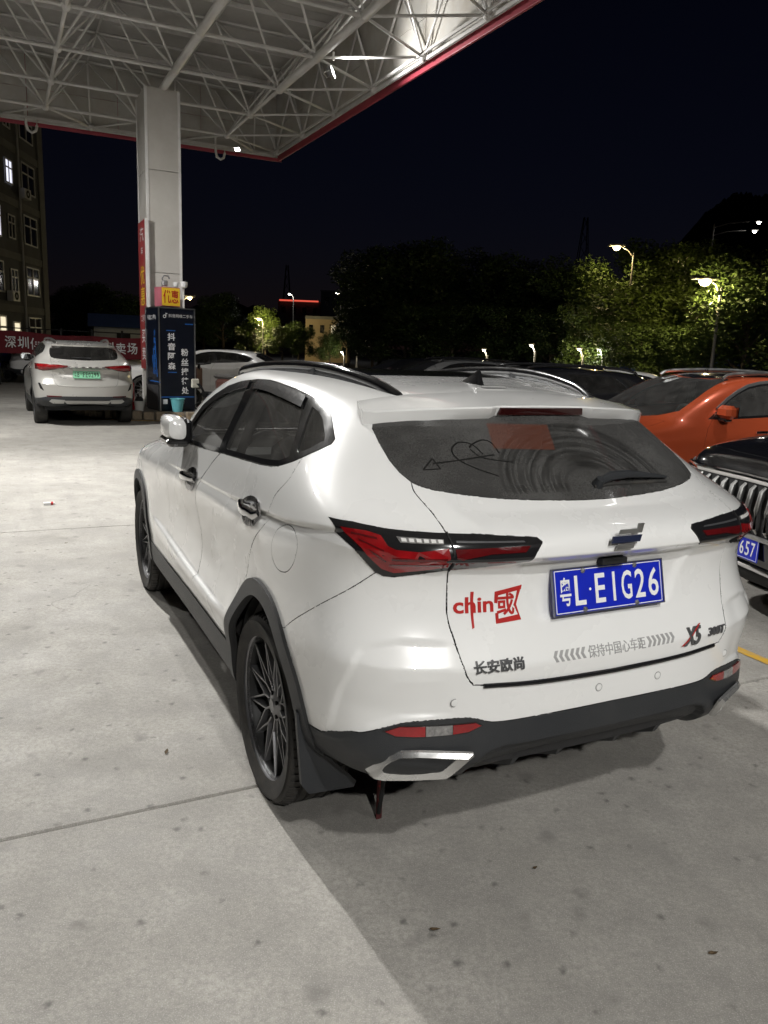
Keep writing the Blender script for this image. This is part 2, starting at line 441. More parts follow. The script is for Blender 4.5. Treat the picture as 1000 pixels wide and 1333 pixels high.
class Shell:
    """a dense car skin that can be cut along outlines and taken apart into panels"""
    def __init__(s, co, no, faces):
        s.co, s.no, s.faces = co, no, faces
        s.bvh = surf_bvh(co, faces)
        s.n0 = len(co)
        s.W = [tuple(c) for c in co]; s.P = [list(f) for f in faces]
        s.cen = co[np.array([(f[0], f[1], f[2], f[-1]) for f in faces])].mean(1)
        s.E = {}
        for i, f in enumerate(s.P):
            for k in range(len(f)):
                p, q = f[k - 1], f[k]
                s.E.setdefault((p, q) if p < q else (q, p), []).append(i)
    def knife(s, line, proj, sgn=0, test=None, rad_=.045):
        """cut along a 2-D polyline: proj 'side' = (y, z), 'rear' = (x, z), 'top' = (x, y)"""
        a, b = {'side': (1, 2), 'rear': (0, 2), 'top': (0, 1)}[proj]
        c = s.cen; L = np.array(line); W, P, E = s.W, s.P, s.E
        ok = (c[:, a] > L[:, 0].min() - .06) & (c[:, a] < L[:, 0].max() + .06) & (c[:, b] > L[:, 1].min() - .06) & (c[:, b] < L[:, 1].max() + .06)
        if sgn: ok &= c[:, 0] * sgn > -.001
        if test is not None: ok &= test(c)
        ids = np.nonzero(ok)[0]; ids = list(ids); cc = c[ids]; extra = []
        for i in range(len(line) - 1):
            p, q = line[i], line[i + 1]
            dx, dy = q[0] - p[0], q[1] - p[1]; l2 = dx * dx + dy * dy
            if l2 < 1e-10: continue
            l = math.sqrt(l2); dx /= l; dy /= l
            ux, uy = cc[:, a] - p[0], cc[:, b] - p[1]
            t = np.clip(ux * dx + uy * dy, 0, l)
            near = np.nonzero((ux - t * dx) ** 2 + (uy - t * dy) ** 2 < rad_ * rad_)[0]
            sel = []; sd = {}
            for j in near:
                f = ids[j]; ds = []; ts = []
                for v in P[f]:
                    w = W[v]; e = (w[a] - p[0]) * dy - (w[b] - p[1]) * dx
                    if abs(e) < 3e-5: e = 0.
                    sd[v] = e; ds.append(e); ts.append((w[a] - p[0]) * dx + (w[b] - p[1]) * dy)
                if min(ds) < 0 < max(ds) and max(ts) > -.002 and min(ts) < l + .002: sel.append(f)
            for f in sel:
                poly = P[f]; k = 0
                for k in range(len(poly)):
                    u, v = poly[k - 1], poly[k]
                    if sd.get(u, 0) * sd.get(v, 0) < 0:
                        key = (u, v) if u < v else (v, u)
                        if key not in E: continue
                        r = sd[u] / (sd[u] - sd[v]); wu, wv = W[u], W[v]
                        nv = len(W); W.append(tuple(wu[m] + (wv[m] - wu[m]) * r for m in (0, 1, 2))); sd[nv] = 0.
                        fs = E.pop(key)
                        E[(u, nv)] = list(fs); E[(v, nv)] = list(fs)
                        for g in fs:
                            pg = P[g]; m = pg.index(u)
                            if pg[(m + 1) % len(pg)] == v: pg.insert(m + 1, nv)
                            else: pg.insert(m, nv)
                        poly = None; break
                while poly is None:
                    poly = P[f]
                    for k in range(len(poly)):
                        u, v = poly[k - 1], poly[k]
                        if sd.get(u, 0) * sd.get(v, 0) < 0:
                            key = (u, v) if u < v else (v, u)
                            r = sd[u] / (sd[u] - sd[v]); wu, wv = W[u], W[v]
                            nv = len(W); W.append(tuple(wu[m] + (wv[m] - wu[m]) * r for m in (0, 1, 2))); sd[nv] = 0.
                            fs = E.pop(key)
                            E[(u, nv)] = list(fs); E[(v, nv)] = list(fs)
                            for g in fs:
                                pg = P[g]; m = pg.index(u)
                                if pg[(m + 1) % len(pg)] == v: pg.insert(m + 1, nv)
                                else: pg.insert(m, nv)
                            poly = None; break
                on = [k for k, v in enumerate(poly) if sd.get(v, 1) == 0.]
                if len(on) < 2: continue
                k1, k2 = on[0], on[-1] if len(on) == 2 else on[1]
                if k2 - k1 == 1 or k2 - k1 == len(poly) - 1: continue
                pa = poly[k1:k2 + 1]; pb = poly[k2:] + poly[:k1 + 1]
                ni = len(P); P[f] = pa; P.append(pb)
                for m in range(len(pb) - 1):
                    u, v = pb[m], pb[m + 1]; lst = E[(u, v) if u < v else (v, u)]
                    lst[lst.index(f)] = ni
                u, v = poly[k1], poly[k2]; E[(u, v) if u < v else (v, u)] = [f, ni]
                ids.append(ni); extra.append(ni)
                n2 = np.array([np.mean([W[v] for v in pb], 0), np.mean([W[v] for v in pa], 0)])
                cc = np.concatenate([cc, n2[:1]])
        if extra:
            s.cen = np.concatenate([s.cen, np.array([np.mean([W[v] for v in P[i]], 0) for i in extra])])
    def finish(s):
        s.V = np.array(s.W); s.N = np.zeros_like(s.V); s.N[:s.n0] = s.no
        for i in range(s.n0, len(s.V)): s.N[i] = s.normal_at(s.V[i])
        s.F = [tuple(f) for f in s.P]
        V = s.V; s.C = np.array([(V[f[0]] + V[f[len(f) // 3]] + V[f[(2 * len(f)) // 3]]) / 3 if len(f) < 3 else V[list(f)].sum(0) / len(f) for f in s.F])
        del s.E
    def normal_at(s, p):
        loc, n, i, d = s.bvh.find_nearest(Vector(p))
        f = list(s.faces[i]); w = 1 / (np.linalg.norm(s.co[f] - np.array(p), axis=1) + 1e-4)
        m = (s.no[f] * w[:, None]).sum(0); return m / np.linalg.norm(m)
    def panel(s, name, mask, m, parent, gap=0., flange=.012, lift=0., thick_out=0.):
        """take the faces in mask out as one panel: edges drawn in by gap, a flange folded inwards"""
        ids = np.nonzero(mask)[0]
        if len(ids) == 0: return None
        F = [s.F[i] for i in ids]
        used = sorted({v for f in F for v in f}); mp = {v: k for k, v in enumerate(used)}
        V = s.V[used].copy(); N = s.N[used].copy()
        F = [tuple(mp[v] for v in f) for f in F]
        ec = {}
        for f in F:
            for i in range(len(f)):
                e = (f[i], f[(i + 1) % len(f)]); k = (min(e), max(e))
                ec[k] = None if k in ec else e
        be = [e for e in ec.values() if e is not None]
        inn = np.zeros_like(V); cnt = np.zeros(len(V))
        for a, b in be:
            d = V[b] - V[a]; l = np.linalg.norm(d)
            if l < 1e-7: continue
            t = np.cross(N[a] + N[b], d / l); t /= max(1e-9, np.linalg.norm(t))
            for k in (a, b): inn[k] += t; cnt[k] += 1
        bd = cnt > 0
        L = np.linalg.norm(inn, axis=1); L[L < 1e-6] = 1
        inn = inn / L[:, None]
        V0 = V.copy()
        V += N * lift
        V[bd] += inn[bd] * gap
        nv = len(V); W = list(map(tuple, V)); NN = list(map(tuple, N)); FF = list(F); nmain = None
        if flange:
            ring = {}
            for k in np.nonzero(bd)[0]:
                # a rounded lip (two steps) and the fold
                ring[k] = len(W)
                o = -inn[k]
                W.append(tuple(V[k] - N[k] * .0012 + o * .0006)); NN.append(tuple(N[k] * .5 + o * .85))
                W.append(tuple(V[k] - N[k] * flange + o * .0004)); NN.append(tuple(o))
            for a, b in be:
                ra, rb = ring.get(a), ring.get(b)
                if ra is None or rb is None: continue
                FF.append((b, a, ra, rb))
            nmain = len(FF)
            for a, b in be:
                ra, rb = ring.get(a), ring.get(b)
                if ra is None or rb is None: continue
                FF.append((rb, ra, ra + 1, rb + 1))
        me = bpy.data.meshes.new(name); me.from_pydata(W, [], FF); me.update()
        me.shade_smooth()
        try: me.normals_split_custom_set_from_vertices([Vector(n).normalized() for n in NN])
        except Exception as ex: print('normals', name, ex)
        o = link(name, me, m, parent)
        if nmain is not None:
            me.materials.append(M_DARK)  # fold coloured dark, giving the seam the shade of a deep gap
            mi = np.zeros(len(me.polygons), np.int32); mi[nmain:] = 1; me.polygons.foreach_set('material_index', mi)
        return o
    def drop(s, a, b, proj, sgn, off=0.):
        """a 2-D point of an outline back onto the skin"""
        if proj == 'side': o = Vector((3 * sgn, a, b)); d = Vector((-sgn, 0, 0))
        elif proj == 'rear': o = Vector((a, -3, b)); d = Vector((0, 1, 0))
        elif proj == 'front': o = Vector((a, 6, b)); d = Vector((0, -1, 0))
        else: o = Vector((a, b, 4)); d = Vector((0, 0, -1))
        h = s.bvh.ray_cast(o, d)
        if h[0] is None:
            l, n, i, dd = s.bvh.find_nearest(o + d * (3 if proj != 'rear' else 2.3)); p = l
        else: p = h[0]
        n = Vector(s.normal_at(p))
        return p + n * off, n
    def patch(s, name, V2, F2, m, parent, proj='rear', sgn=-1, off=.002, thick=.002, maxlen=.03):
        """a flat outline or lettering laid on the skin as a thin raised sheet with its own edge"""
        bm = bmesh.new(); vs = [bm.verts.new((v[0], v[1], 0)) for v in V2]
        for f in F2:
            try: bm.faces.new([vs[i] for i in f])
            except ValueError: pass
        bmesh.ops.remove_doubles(bm, verts=bm.verts, dist=1e-6)
        bmesh.ops.triangulate(bm, faces=bm.faces)
        for k in range(6):
            ed = [e for e in bm.edges if e.calc_length() > maxlen]
            if not ed: break
            bmesh.ops.subdivide_edges(bm, edges=ed, cuts=1); bmesh.ops.triangulate(bm, faces=bm.faces)
        bm.verts.index_update()
        W = []; NN = []
        for v in bm.verts:
            p, n = s.drop(v.co.x, v.co.y, proj, sgn, off); W.append(tuple(p + n * thick)); NN.append(n)
        F = [tuple(v.index for v in f.verts) for f in bm.faces]
        bed = [(e.verts[0].index, e.verts[1].index) for e in bm.edges if len(e.link_faces) == 1]
        bm.free()
        if F:
            a, b, c = (Vector(W[i]) for i in F[0])
            if (b - a).cross(c - a).dot(NN[F[0][0]]) < 0: F = [f[::-1] for f in F]
        if thick:
            base = len(W); lo = {}
            for a, b in bed:
                for k in (a, b):
                    if k not in lo:
                        lo[k] = len(W); W.append(tuple(Vector(W[k]) - NN[k] * (thick + .001)))
            F += [(a, b, lo[b], lo[a]) for a, b in bed]
        o = mk(name, W, F, m, parent)
        return o

def poly_patch(sh, name, poly, m, parent, **k):
    return sh.patch(name, [(p[0], p[1]) for p in poly], [tuple(range(len(poly)))], m, parent, **k)

def quad_normals(co, faces):
    F = np.array(faces); a, b, c, d = (co[F[:, k]] for k in range(4))
    n = np.cross(c - a, d - b); N = np.zeros_like(co)
    for k in range(4): np.add.at(N, F[:, k], n)
    return N / np.maximum(1e-12, np.linalg.norm(N, axis=1))[:, None]

def poly_sdf(px, py, poly, closed=True):
    """signed distance (positive inside) to a polygon, or distance to a polyline"""
    d = np.full(px.shape, 9.); n = len(poly)
    for i in range(n if closed else n - 1):
        (x1, y1), (x2, y2) = poly[i], poly[(i + 1) % n]
        dx, dy = x2 - x1, y2 - y1; t = np.clip(((px - x1) * dx + (py - y1) * dy) / max(1e-12, dx * dx + dy * dy), 0, 1)
        d = np.minimum(d, np.hypot(px - x1 - t * dx, py - y1 - t * dy))
    return np.where(in_poly(px, py, poly), d, -d) if closed else d

def nsm(t): t = np.clip(t, 0, 1); return t * t * (3 - 2 * t)

# ------------------------------------------------------------------ shared materials
M_WHITE = mat('white_paint', (.79, .79, .775), .28, coat=1., var=.015, vscale=1.2, rvar=.03)
M_BLKGLOSS = mat('gloss_black', (.012, .012, .013), .12, coat=.6, rvar=.04, vscale=8)
M_PLASTIC = mat('textured_black_plastic', (.026, .028, .031), .45, bump=.25, bscale=420, dirt=(.10, .096, .09), dscale=4, damt=.18)
M_RUBBER = mat('tyre_rubber', (.022, .021, .02), .75, bump=.2, bscale=150, dirt=(.10, .09, .075), dscale=7, damt=.55)
M_DARK = mat('dark_cavity', (.012, .012, .012), .8, var=.2)
M_CHROME = mat('chrome', (.75, .75, .76), .12, metal=1., rvar=.05, vscale=12)
M_SATIN = mat('satin_metal', (.52, .52, .51), .34, metal=1., rvar=.08, vscale=10)
M_BARREL = mat('wheel_barrel', (.02, .02, .02), .5, metal=.3, var=.2)
M_RIM = mat('dark_alloy', (.27, .27, .28), .34, metal=.75, rvar=.08, vscale=14, dirt=(.10, .09, .08), dscale=9, damt=.5)
M_RED = mat('red_lens', (.24, .006, .008), .12, coat=1., var=.25, vscale=16)
M_REDDARK = mat('deep_red_lens', (.085, .005, .006), .1, coat=1., var=.2, vscale=20)
M_CLEAR = mat('clear_lens', (.20, .195, .19), .15, coat=1., var=.4, vscale=70)
M_SEAT = mat('seat_fabric', (.085, .08, .075), .8, var=.25, vscale=9, bump=.3, bscale=240)
M_TRIM = mat('light_trim', (.22, .21, .20), .7, var=.12, vscale=6)
M_PLATEB = mat('plate_blue', (.006, .018, .42), .38, var=.08, vscale=20)
M_PLATEW = mat('plate_white', (.78, .78, .78), .45, var=.05, vscale=30)
M_PLATEG = mat('plate_green', (.24, .62, .38), .4, var=.1, vscale=20)
M_INK = mat('black_ink', (.015, .015, .015), .5, var=.1)
M_STICKRED = mat('red_vinyl', (.42, .018, .016), .4, var=.1, vscale=20)
M_STICKGREY = mat('grey_vinyl', (.33, .33, .325), .45, var=.12, vscale=30)
M_BADGE = mat('dark_badge', (.075, .075, .078), .3, metal=.15, coat=.4, rvar=.05)
M_SGLASS = glass_mat('side_glass', (.72, .72, .72), rough=.03, dust=.10)
M_WGLASS = glass_mat('windshield_glass', (.40, .42, .41), rough=.03, dust=.07)
M_HEADLAMP = mat('headlamp_lens', (.55, .57, .6), .08, coat=1., var=.5, vscale=18, spec=.8)

def back_glass():
    """tinted rear glass under road dust, with the fan wiped clean by the wiper"""
    m = bpy.data.materials.new('dusty_back_glass'); m.use_nodes = True
    nt = m.node_tree; nt.nodes.clear(); L = nt.links.new; N = nt.nodes.new
    def math_(op, a, b=None):
        n = N('ShaderNodeMath'); n.operation = op
        for i, v in enumerate((a, b)):
            if v is None: continue
            if isinstance(v, (int, float)): n.inputs[i].default_value = v
            else: L(v, n.inputs[i])
        return n.outputs[0]
    def ramp(v, a, b, c, d):
        n = N('ShaderNodeMapRange'); n.clamp = True
        for i, x in enumerate((a, b, c, d)): n.inputs[i + 1].default_value = x
        L(v, n.inputs[0]); return n.outputs[0]
    out = N('ShaderNodeOutputMaterial')
    tc = N('ShaderNodeTexCoord'); sp = N('ShaderNodeSeparateXYZ'); L(tc.outputs['Object'], sp.inputs[0])
    X, Y, Z = sp.outputs
    # in-plane distance from the wiper spindle
    dx = math_('SUBTRACT', X, .04); dz = math_('MULTIPLY', math_('SUBTRACT', Z, 1.245), 1.72)
    dist = math_('SQRT', math_('ADD', math_('MULTIPLY', dx, dx), math_('MULTIPLY', dz, dz)))
    fan = math_('MULTIPLY', math_('MULTIPLY', ramp(dist, .10, .12, 0, 1), ramp(dist, .335, .35, 1, 0)), ramp(dz, .0, .02, 0, 1))
    nz = N('ShaderNodeTexNoise'); nz.inputs['Scale'].default_value = 22; nz.inputs['Detail'].default_value = 3
    cv = N('ShaderNodeCombineXYZ'); L(math_('MULTIPLY', dist, 3.4), cv.inputs[0])
    ang = math_('ARCTAN2', dz, dx); L(math_('MULTIPLY', ang, .05), cv.inputs[1])
    L(cv.outputs[0], nz.inputs['Vector'])
    rings = ramp(nz.outputs[0], .42, .6, .15, 1.)
    wiped = math_('MULTIPLY', fan, rings)
    n2 = N('ShaderNodeTexNoise'); n2.inputs['Scale'].default_value = 260; n2.inputs['Detail'].default_value = 2
    L(tc.outputs['Object'], n2.inputs['Vector'])
    n3 = N('ShaderNodeTexNoise'); n3.inputs['Scale'].default_value = 5; n3.inputs['Detail'].default_value = 7
    L(tc.outputs['Object'], n3.inputs['Vector'])
    base = math_('MULTIPLY', ramp(n2.outputs[0], .3, .7, .75, 1.25), ramp(n3.outputs[0], .3, .7, .13, .26))
    dust = math_('MULTIPLY', base, math_('SUBTRACT', 1., math_('MULTIPLY', wiped, .62)))
    tr = N('ShaderNodeBsdfTransparent'); tr.inputs[0].default_value = (.16, .16, .16, 1)
    gl = N('ShaderNodeBsdfGlossy'); gl.inputs['Roughness'].default_value = .06
    fr = N('ShaderNodeFresnel'); fr.inputs[0].default_value = 1.5
    mx = N('ShaderNodeMixShader'); L(fr.outputs[0], mx.inputs[0]); L(tr.outputs[0], mx.inputs[1]); L(gl.outputs[0], mx.inputs[2])
    df = N('ShaderNodeBsdfDiffuse'); df.inputs[0].default_value = (.30, .295, .285, 1)
    m2 = N('ShaderNodeMixShader'); L(dust, m2.inputs[0]); L(mx.outputs[0], m2.inputs[1]); L(df.outputs[0], m2.inputs[2])
    L(m2.outputs[0], out.inputs[0])
    return m
M_BACKGLASS = back_glass()

# ------------------------------------------------------------------ the white car in the foreground
def wheel(parent, x, y, s, r=.352, rr=.277, w=.225, rim_mat=None, spokes=12, z=None, detail=True):
    """tyre with tread grooves and sidewall, alloy rim with split spokes, disc and hub; s = -1 left, 1 right"""
    z = r - .007 if z is None else z
    W = empty('wheel'); W.parent = parent; W.location = (x, y, z)
    M = Matrix.Rotation(s * math.pi / 2, 4, 'Y')          # local z points outwards
    h = w / 2; n = 56 if detail else 28
    prof = [(rr - .012, -h * .9), (rr + .02, -h), (rr + .06, -h * 1.03), (r - .03, -h * .98), (r - .008, -h * .86)]
    if detail:
        for g in (-.55, -.18, .18, .55):
            prof += [(r, h * g - .008 if g > -.5 else h * g - .006), (r - .009, h * g - .005), (r - .009, h * g + .005), (r, h * g + .008)]
    else: prof += [(r, -h * .5), (r, h * .5)]
    prof += [(r - .008, h * .86), (r - .022, h * .96), (r - .034, h * .99), (r - .036, h * 1.0), (rr + .05, h * 1.03), (rr + .02, h * 1.0), (rr + .004, h * .93), (rr - .012, h * .9)]
    t = MB().lathe(prof, n, M).build('tyre', M_RUBBER, W, True)
    if detail:
        tr = MB()
        for k in range(64):
            a = 2 * math.pi * k / 64
            for sg in (-1, 1):
                p = M @ Vector(((r - .012) * math.cos(a), (r - .012) * math.sin(a), sg * h * .9))
                q = M @ Vector(((r + .0005) * math.cos(a + .02), (r + .0005) * math.sin(a + .02), sg * h * .60))
                tr.cyl(p, q, .006, 4)
        tag(tr.build('tread_block', M_RUBBER, t), kind='stuff')
    rim = MB().lathe([(rr, -h * .8), (rr - .018, -h * .75), (rr - .022, h * .55), (rr - .012, h * .8), (rr - .004, h * .86), (rr, h * .84), (rr + .001, h * .6)], n, M).build('rim', M_BARREL, W, True)
    MB().lathe([(rr - .016, h * .70), (rr - .012, h * .80), (rr - .003, h * .875), (rr + .003, h * .86), (rr + .003, h * .80)], n, M).build('rim_lip', rim_mat or M_RIM, rim, True)
    sp = MB(); d0, d1 = h * .66, h * .60
    for k in range(spokes):
        a = 2 * math.pi * k / spokes
        def P(rad_, an, dep): return M @ Vector((rad_ * math.cos(an), rad_ * math.sin(an), dep))
        def bar(r0, a0, r1, a1, w0, w1, z0, z1):
            t0 = Vector((-math.sin(a0), math.cos(a0), 0)); V = []
            for (rd, an, ww, zz) in ((r0, a0, w0, z0), (r1, a1, w1, z1)):
                ta = Vector((-math.sin(an), math.cos(an), 0)); c = Vector((rd * math.cos(an), rd * math.sin(an), 0))
                for o, e in ((-1, -.030), (1, -.030), (.55, 0), (-.55, 0)):
                    V.append(M @ (c + ta * (o * ww) + Vector((0, 0, zz + e))))
            sp.add(V, [(0, 1, 5, 4), (1, 2, 6, 5), (2, 3, 7, 6), (3, 0, 4, 7), (0, 3, 2, 1), (4, 5, 6, 7)])
        bar(.045, a, .112, a, .010, .0078, d1 - .012, d1 - .002)
        bar(.104, a, rr - .012, a + .30, .0066, .0058, d1 - .002, d0 + .005)
        bar(.104, a, rr - .012, a - .22, .0066, .0058, d1 - .004, d0 + .003)
    sp.build('spoke', rim_mat or M_RIM, rim, False, .0012 if detail else 0)
    hub = MB().lathe([(0, d1 + .004), (.026, d1 + .003), (.031, d1 - .002), (.05, d1 - .006), (.062, d1 - .014), (.064, d1 - .05)], 24, M).build('hub_cap', M_RIM if rim_mat is None else rim_mat, rim, True)
    if detail:
        nb = MB()
        for k in range(5):
            a = 2 * math.pi * k / 5 + .3
            nb.cyl(M @ Vector((.047 * math.cos(a), .047 * math.sin(a), d1 - .03)), M @ Vector((.047 * math.cos(a), .047 * math.sin(a), d1 + .0)), .008, 6)
        nb.build('wheel_bolt', M_DARK, rim)
    MB().lathe([(0, -.01), (.155, -.01), (.155, -.03), (0, -.03)], 28, M).build('brake_disc', mat('brake_disc', (.17, .16, .15), .45, metal=.8, var=.3, vscale=14), W)
    return W

def ell(cy, cz, a, b, n=40, t0=0., t1=math.pi, e=2.12):
    P = []
    for i in range(n + 1):
        t = t0 + (t1 - t0) * i / n; c, s_ = math.cos(t), math.sin(t)
        P.append((cy + a * math.copysign(abs(c) ** (2 / e), c), cz + b * math.copysign(abs(s_) ** (2 / e), s_)))
    return P

HX, HY, HYAW = .371, 3.0815, .4571
hero = empty('white_suv', (HX, HY, 0), HYAW, 'large white crossover car in the foreground with blue plate and red lettering', 'car')

M_VISOR = mat('smoke_visor', (.014, .014, .015), .2, coat=.5, var=.1)
def build_hero():
    co, no, fa = cage_mesh(HERO, HERO_SPINE, 4, HERO_CREASE)
    # ---- pressed-in forms: shoulder crease, bumper corner scoop, plate recess, lower door crease
    ax_, yy_, zz_ = np.abs(co[:, 0]), co[:, 1], co[:, 2]
    disp = np.zeros(len(co))
    side_w = nsm((ax_ - .72) / .08)
    zl = np.interp(yy_, [-.6, -.49, -.2, .15, .6, 1.2, 1.8], [1.155, 1.142, 1.108, 1.078, 1.055, 1.03, 1.0])
    dz = zl - zz_
    fade = nsm((yy_ + .62) / .15) * (1 - .75 * nsm((yy_ - .1) / .5)) * (1 - nsm((yy_ - 1.5) / .5))
    disp -= .021 * nsm((dz + .005) / .012) * np.exp(-np.maximum(dz, 0) / .075) * fade * side_w
    zl2 = np.interp(yy_, [.25, .6, 1.2, 2.2], [.60, .575, .585, .62])
    dz2 = zz_ - zl2
    fade2 = nsm((yy_ - .38) / .25) * nsm((2.25 - yy_) / .3)
    disp -= .018 * nsm((dz2 + .004) / .018) * np.exp(-np.maximum(dz2, 0) / .10) * fade2 * side_w
    rear_w = nsm((-.42 - yy_) / .06)
    scoop = [(.858, .50), (.850, .60), (.842, .684), (.818, .79), (.80, .818), (.775, .832), (.70, .848), (.60, .845), (.50, .835), (.40, .80), (.40, .66), (.46, .625), (.58, .63), (.70, .62), (.78, .58), (.83, .53)]
    sd_ = poly_sdf(ax_, zz_, scoop)
    disp -= .008 * nsm((sd_ + .004) / .010) * (1 - nsm((sd_ - .03) / .22)) * nsm((ax_ - .54) / .10) * rear_w
    dif = [(0, .512), (.39, .512), (.44, .498), (.475, .455), (.49, .40), (.49, .30), (-.3, .30), (-.3, .512)]
    disp -= .020 * nsm((poly_sdf(ax_, zz_, dif) + .004) / .010) * rear_w
    rec = [(0, 1.072), (.36, 1.072), (.345, 1.05), (.27, .90), (.25, .885), (0, .885)]
    sd_ = poly_sdf(ax_, zz_, rec + [(-.3, .885), (-.3, 1.072)])
    disp -= .010 * nsm((sd_ + .004) / .02) * rear_w
    co = co + no * disp[:, None]
    no = quad_normals(co, fa)
    sh = Shell(co, no, fa)
    # ---- outlines (y, z) on the side and (x, z) on the rear
    DLO = [(1.701, 1.142), (1.574, 1.243), (1.478, 1.335), (1.351, 1.409), (1.213, 1.466), (1.069, 1.496), (.908, 1.512), (.743, 1.517), (.598, 1.513), (.389, 1.502), (.228, 1.488), (.123, 1.475), (.043, 1.459), (-.005, 1.448), (-.038, 1.434), (-.106, 1.401), (-.172, 1.368), (-.18, 1.352), (-.15, 1.328), (-.108, 1.302), (-.047, 1.275), (.049, 1.246), (.136, 1.235), (.232, 1.226), (.445, 1.213), (.725, 1.197), (1.09, 1.172), (1.551, 1.142)]
    PF = [(1.63, 1.165), (1.55, 1.240), (1.45, 1.328), (1.33, 1.39), (1.20, 1.442), (1.06, 1.471), (.965, 1.482), (.90, 1.40), (.865, 1.30), (.852, 1.208), (1.09, 1.192), (1.55, 1.162)]
    PR = [(.845, 1.486), (.743, 1.493), (.598, 1.489), (.389, 1.478), (.24, 1.464), (.20, 1.455), (.13, 1.40), (.06, 1.342), (.0, 1.285), (.06, 1.264), (.14, 1.255), (.24, 1.246), (.445, 1.233), (.725, 1.217), (.752, 1.22), (.775, 1.31), (.80, 1.40)]
    PQ = [(.125, 1.452), (.05, 1.438), (-.01, 1.42), (-.09, 1.383), (-.135, 1.358), (-.10, 1.328), (-.055, 1.305), (-.02, 1.315), (.03, 1.36), (.08, 1.405)]
    GB = smooth_line([(.80, 1.196), (.83, 1.178), (.906, 1.127), (.971, 1.071), (1.021, 1.019), (1.043, .972), (1.055, .90), (1.045, .80), (1.02, .70), (.995, .60), (.97, .52), (.955, .44)], 4)
    GC = smooth_line([(-.10, 1.30), (-.112, 1.255), (-.115, 1.229), (-.089, 1.198), (-.055, 1.164), (-.04, 1.13), (-.033, 1.095), (-.004, 1.047), (.06, .991), (.112, .939), (.155, .884), (.185, .835), (.21, .80)], 4)
    GA = smooth_line([(1.66, 1.13), (1.72, 1.05), (1.76, .95), (1.77, .8), (1.76, .62), (1.74, .44)], 5)
    AO = ell(-.03, .345, .45, .495); AI = ell(-.03, .345, .385, .432)
    AO2 = ell(2.71, .345, .45, .475); AI2 = ell(2.71, .345, .385, .415)
    SILL = [(.39, .452), (1.0, .445), (1.7, .44), (2.30, .445)]
    SB = smooth_line([(-.66, 1.05), (-.647, 1.04), (-.577, .969), (-.475, .893), (-.365, .818), (-.30, .77)], 4)
    FLAP = smooth_line([(-.33, 1.037), (-.312, .985), (-.262, .945), (-.19, .935), (-.135, .96), (-.118, 1.01), (-.14, 1.06), (-.2, 1.09), (-.268, 1.09), (-.315, 1.07)], 4, True)
    RW = [(.595, 1.413), (.603, 1.372), (.605, 1.329), (.598, 1.299), (.582, 1.277), (.562, 1.267), (.531, 1.259), (.436, 1.247), (.326, 1.237), (.241, 1.233), (.138, 1.229), (0, 1.226)]
    TG = smooth_line([(.582, 1.277), (.59, 1.254), (.584, 1.23), (.578, 1.208), (.577, 1.18), (.577, 1.162), (.577, 1.144), (.567, 1.059), (.560, .998), (.559, .953), (.559, .92), (.555, .888), (.548, .856), (.541, .816), (.532, .773), (.521, .747), (.505, .727), (.48, .719), (.286, .712), (0, .708)], 3)
    LAMP = [(.832, 1.172), (.788, 1.174), (.726, 1.168), (.657, 1.166), (.582, 1.165), (.489, 1.163), (.31, 1.151), (.298, 1.14), (.320, 1.115), (.339, 1.085), (.455, 1.071), (.567, 1.059), (.636, 1.045), (.708, 1.03), (.732, 1.031), (.753, 1.042), (.774, 1.066), (.80, 1.099), (.817, 1.119), (.827, 1.138)]
    BD = smooth_line([(.915, .49), (.873, .500), (.857, .508), (.843, .524), (.817, .547), (.772, .569), (.73, .590), (.677, .607), (.586, .616), (.519, .618), (.479, .611), (.434, .597), (.358, .595), (.222, .598), (0, .60)], 3)
    rear = lambda c: c[:, 1] < -.15
    low = lambda c: c[:, 2] < 1.2
    roofG = [(.0, .33), (.30, .33), (.40, .37), (.415, .60), (.42, .9), (.40, 1.06), (.3, 1.15), (0, 1.2)]
    WS = [(0, 1.36), (.3, 1.34), (.45, 1.29), (.545, 1.32), (.60, 1.52), (.665, 1.74), (.70, 1.95), (.6, 2.12), (.45, 2.26), (.25, 2.34), (0, 2.37)]
    cl = lambda p: p + [p[0]]
    for s in (-1, 1):
        side = lambda c: (np.abs(c[:, 0]) > .5)
        for ln in (cl(DLO), cl(PF), cl(PR), cl(PQ)): sh.knife(ln, 'side', s, lambda c: (np.abs(c[:, 0]) > .5) & (c[:, 2] > 1.05))
        for ln in (GA, GB, GC, AO, AI, AO2, AI2, SILL, SB): sh.knife(ln, 'side', s, side)
        if s < 0: sh.knife(cl(FLAP), 'side', s, side)
        for ln in (RW, TG, cl(LAMP), BD):
            sh.knife([(x * s, z) for x, z in ln], 'rear', s, rear)
        sh.knife([(x * s, y) for x, y in roofG], 'top', s, lambda c: c[:, 2] > 1.5)
        sh.knife([(x * s, y) for x, y in WS], 'top', s, lambda c: c[:, 2] > 1.08)
    sh.finish()
    C = sh.C; ax = np.abs(C[:, 0]); y, z = C[:, 1], C[:, 2]
    free = np.ones(len(C), bool)
    def take(mk_):
        nonlocal free
        r = mk_ & free; free = free & ~r; return r
    hz = lambda P, xx: np.interp(xx, [p[0] for p in P][::-1] if P[0][0] > P[-1][0] else [p[0] for p in P], [p[1] for p in P][::-1] if P[0][0] > P[-1][0] else [p[1] for p in P])
    arch = lambda P: in_poly(y, z, P + [(P[-1][0], -.2), (P[0][0], -.2)]) & (ax > .5)
    hole = take(arch(AI) | arch(AI2))
    clad = arch(AO) | arch(AO2)
    sillm = (z < np.interp(y, [p[0] for p in SILL], [p[1] for p in SILL])) & (y > .3) & (y < 2.4) & (ax > .4)
    lowb = (y < -.3) & (z < hz(BD, ax)) & ~((ax > .8) & (y > -.47) & clad)
    R = {}
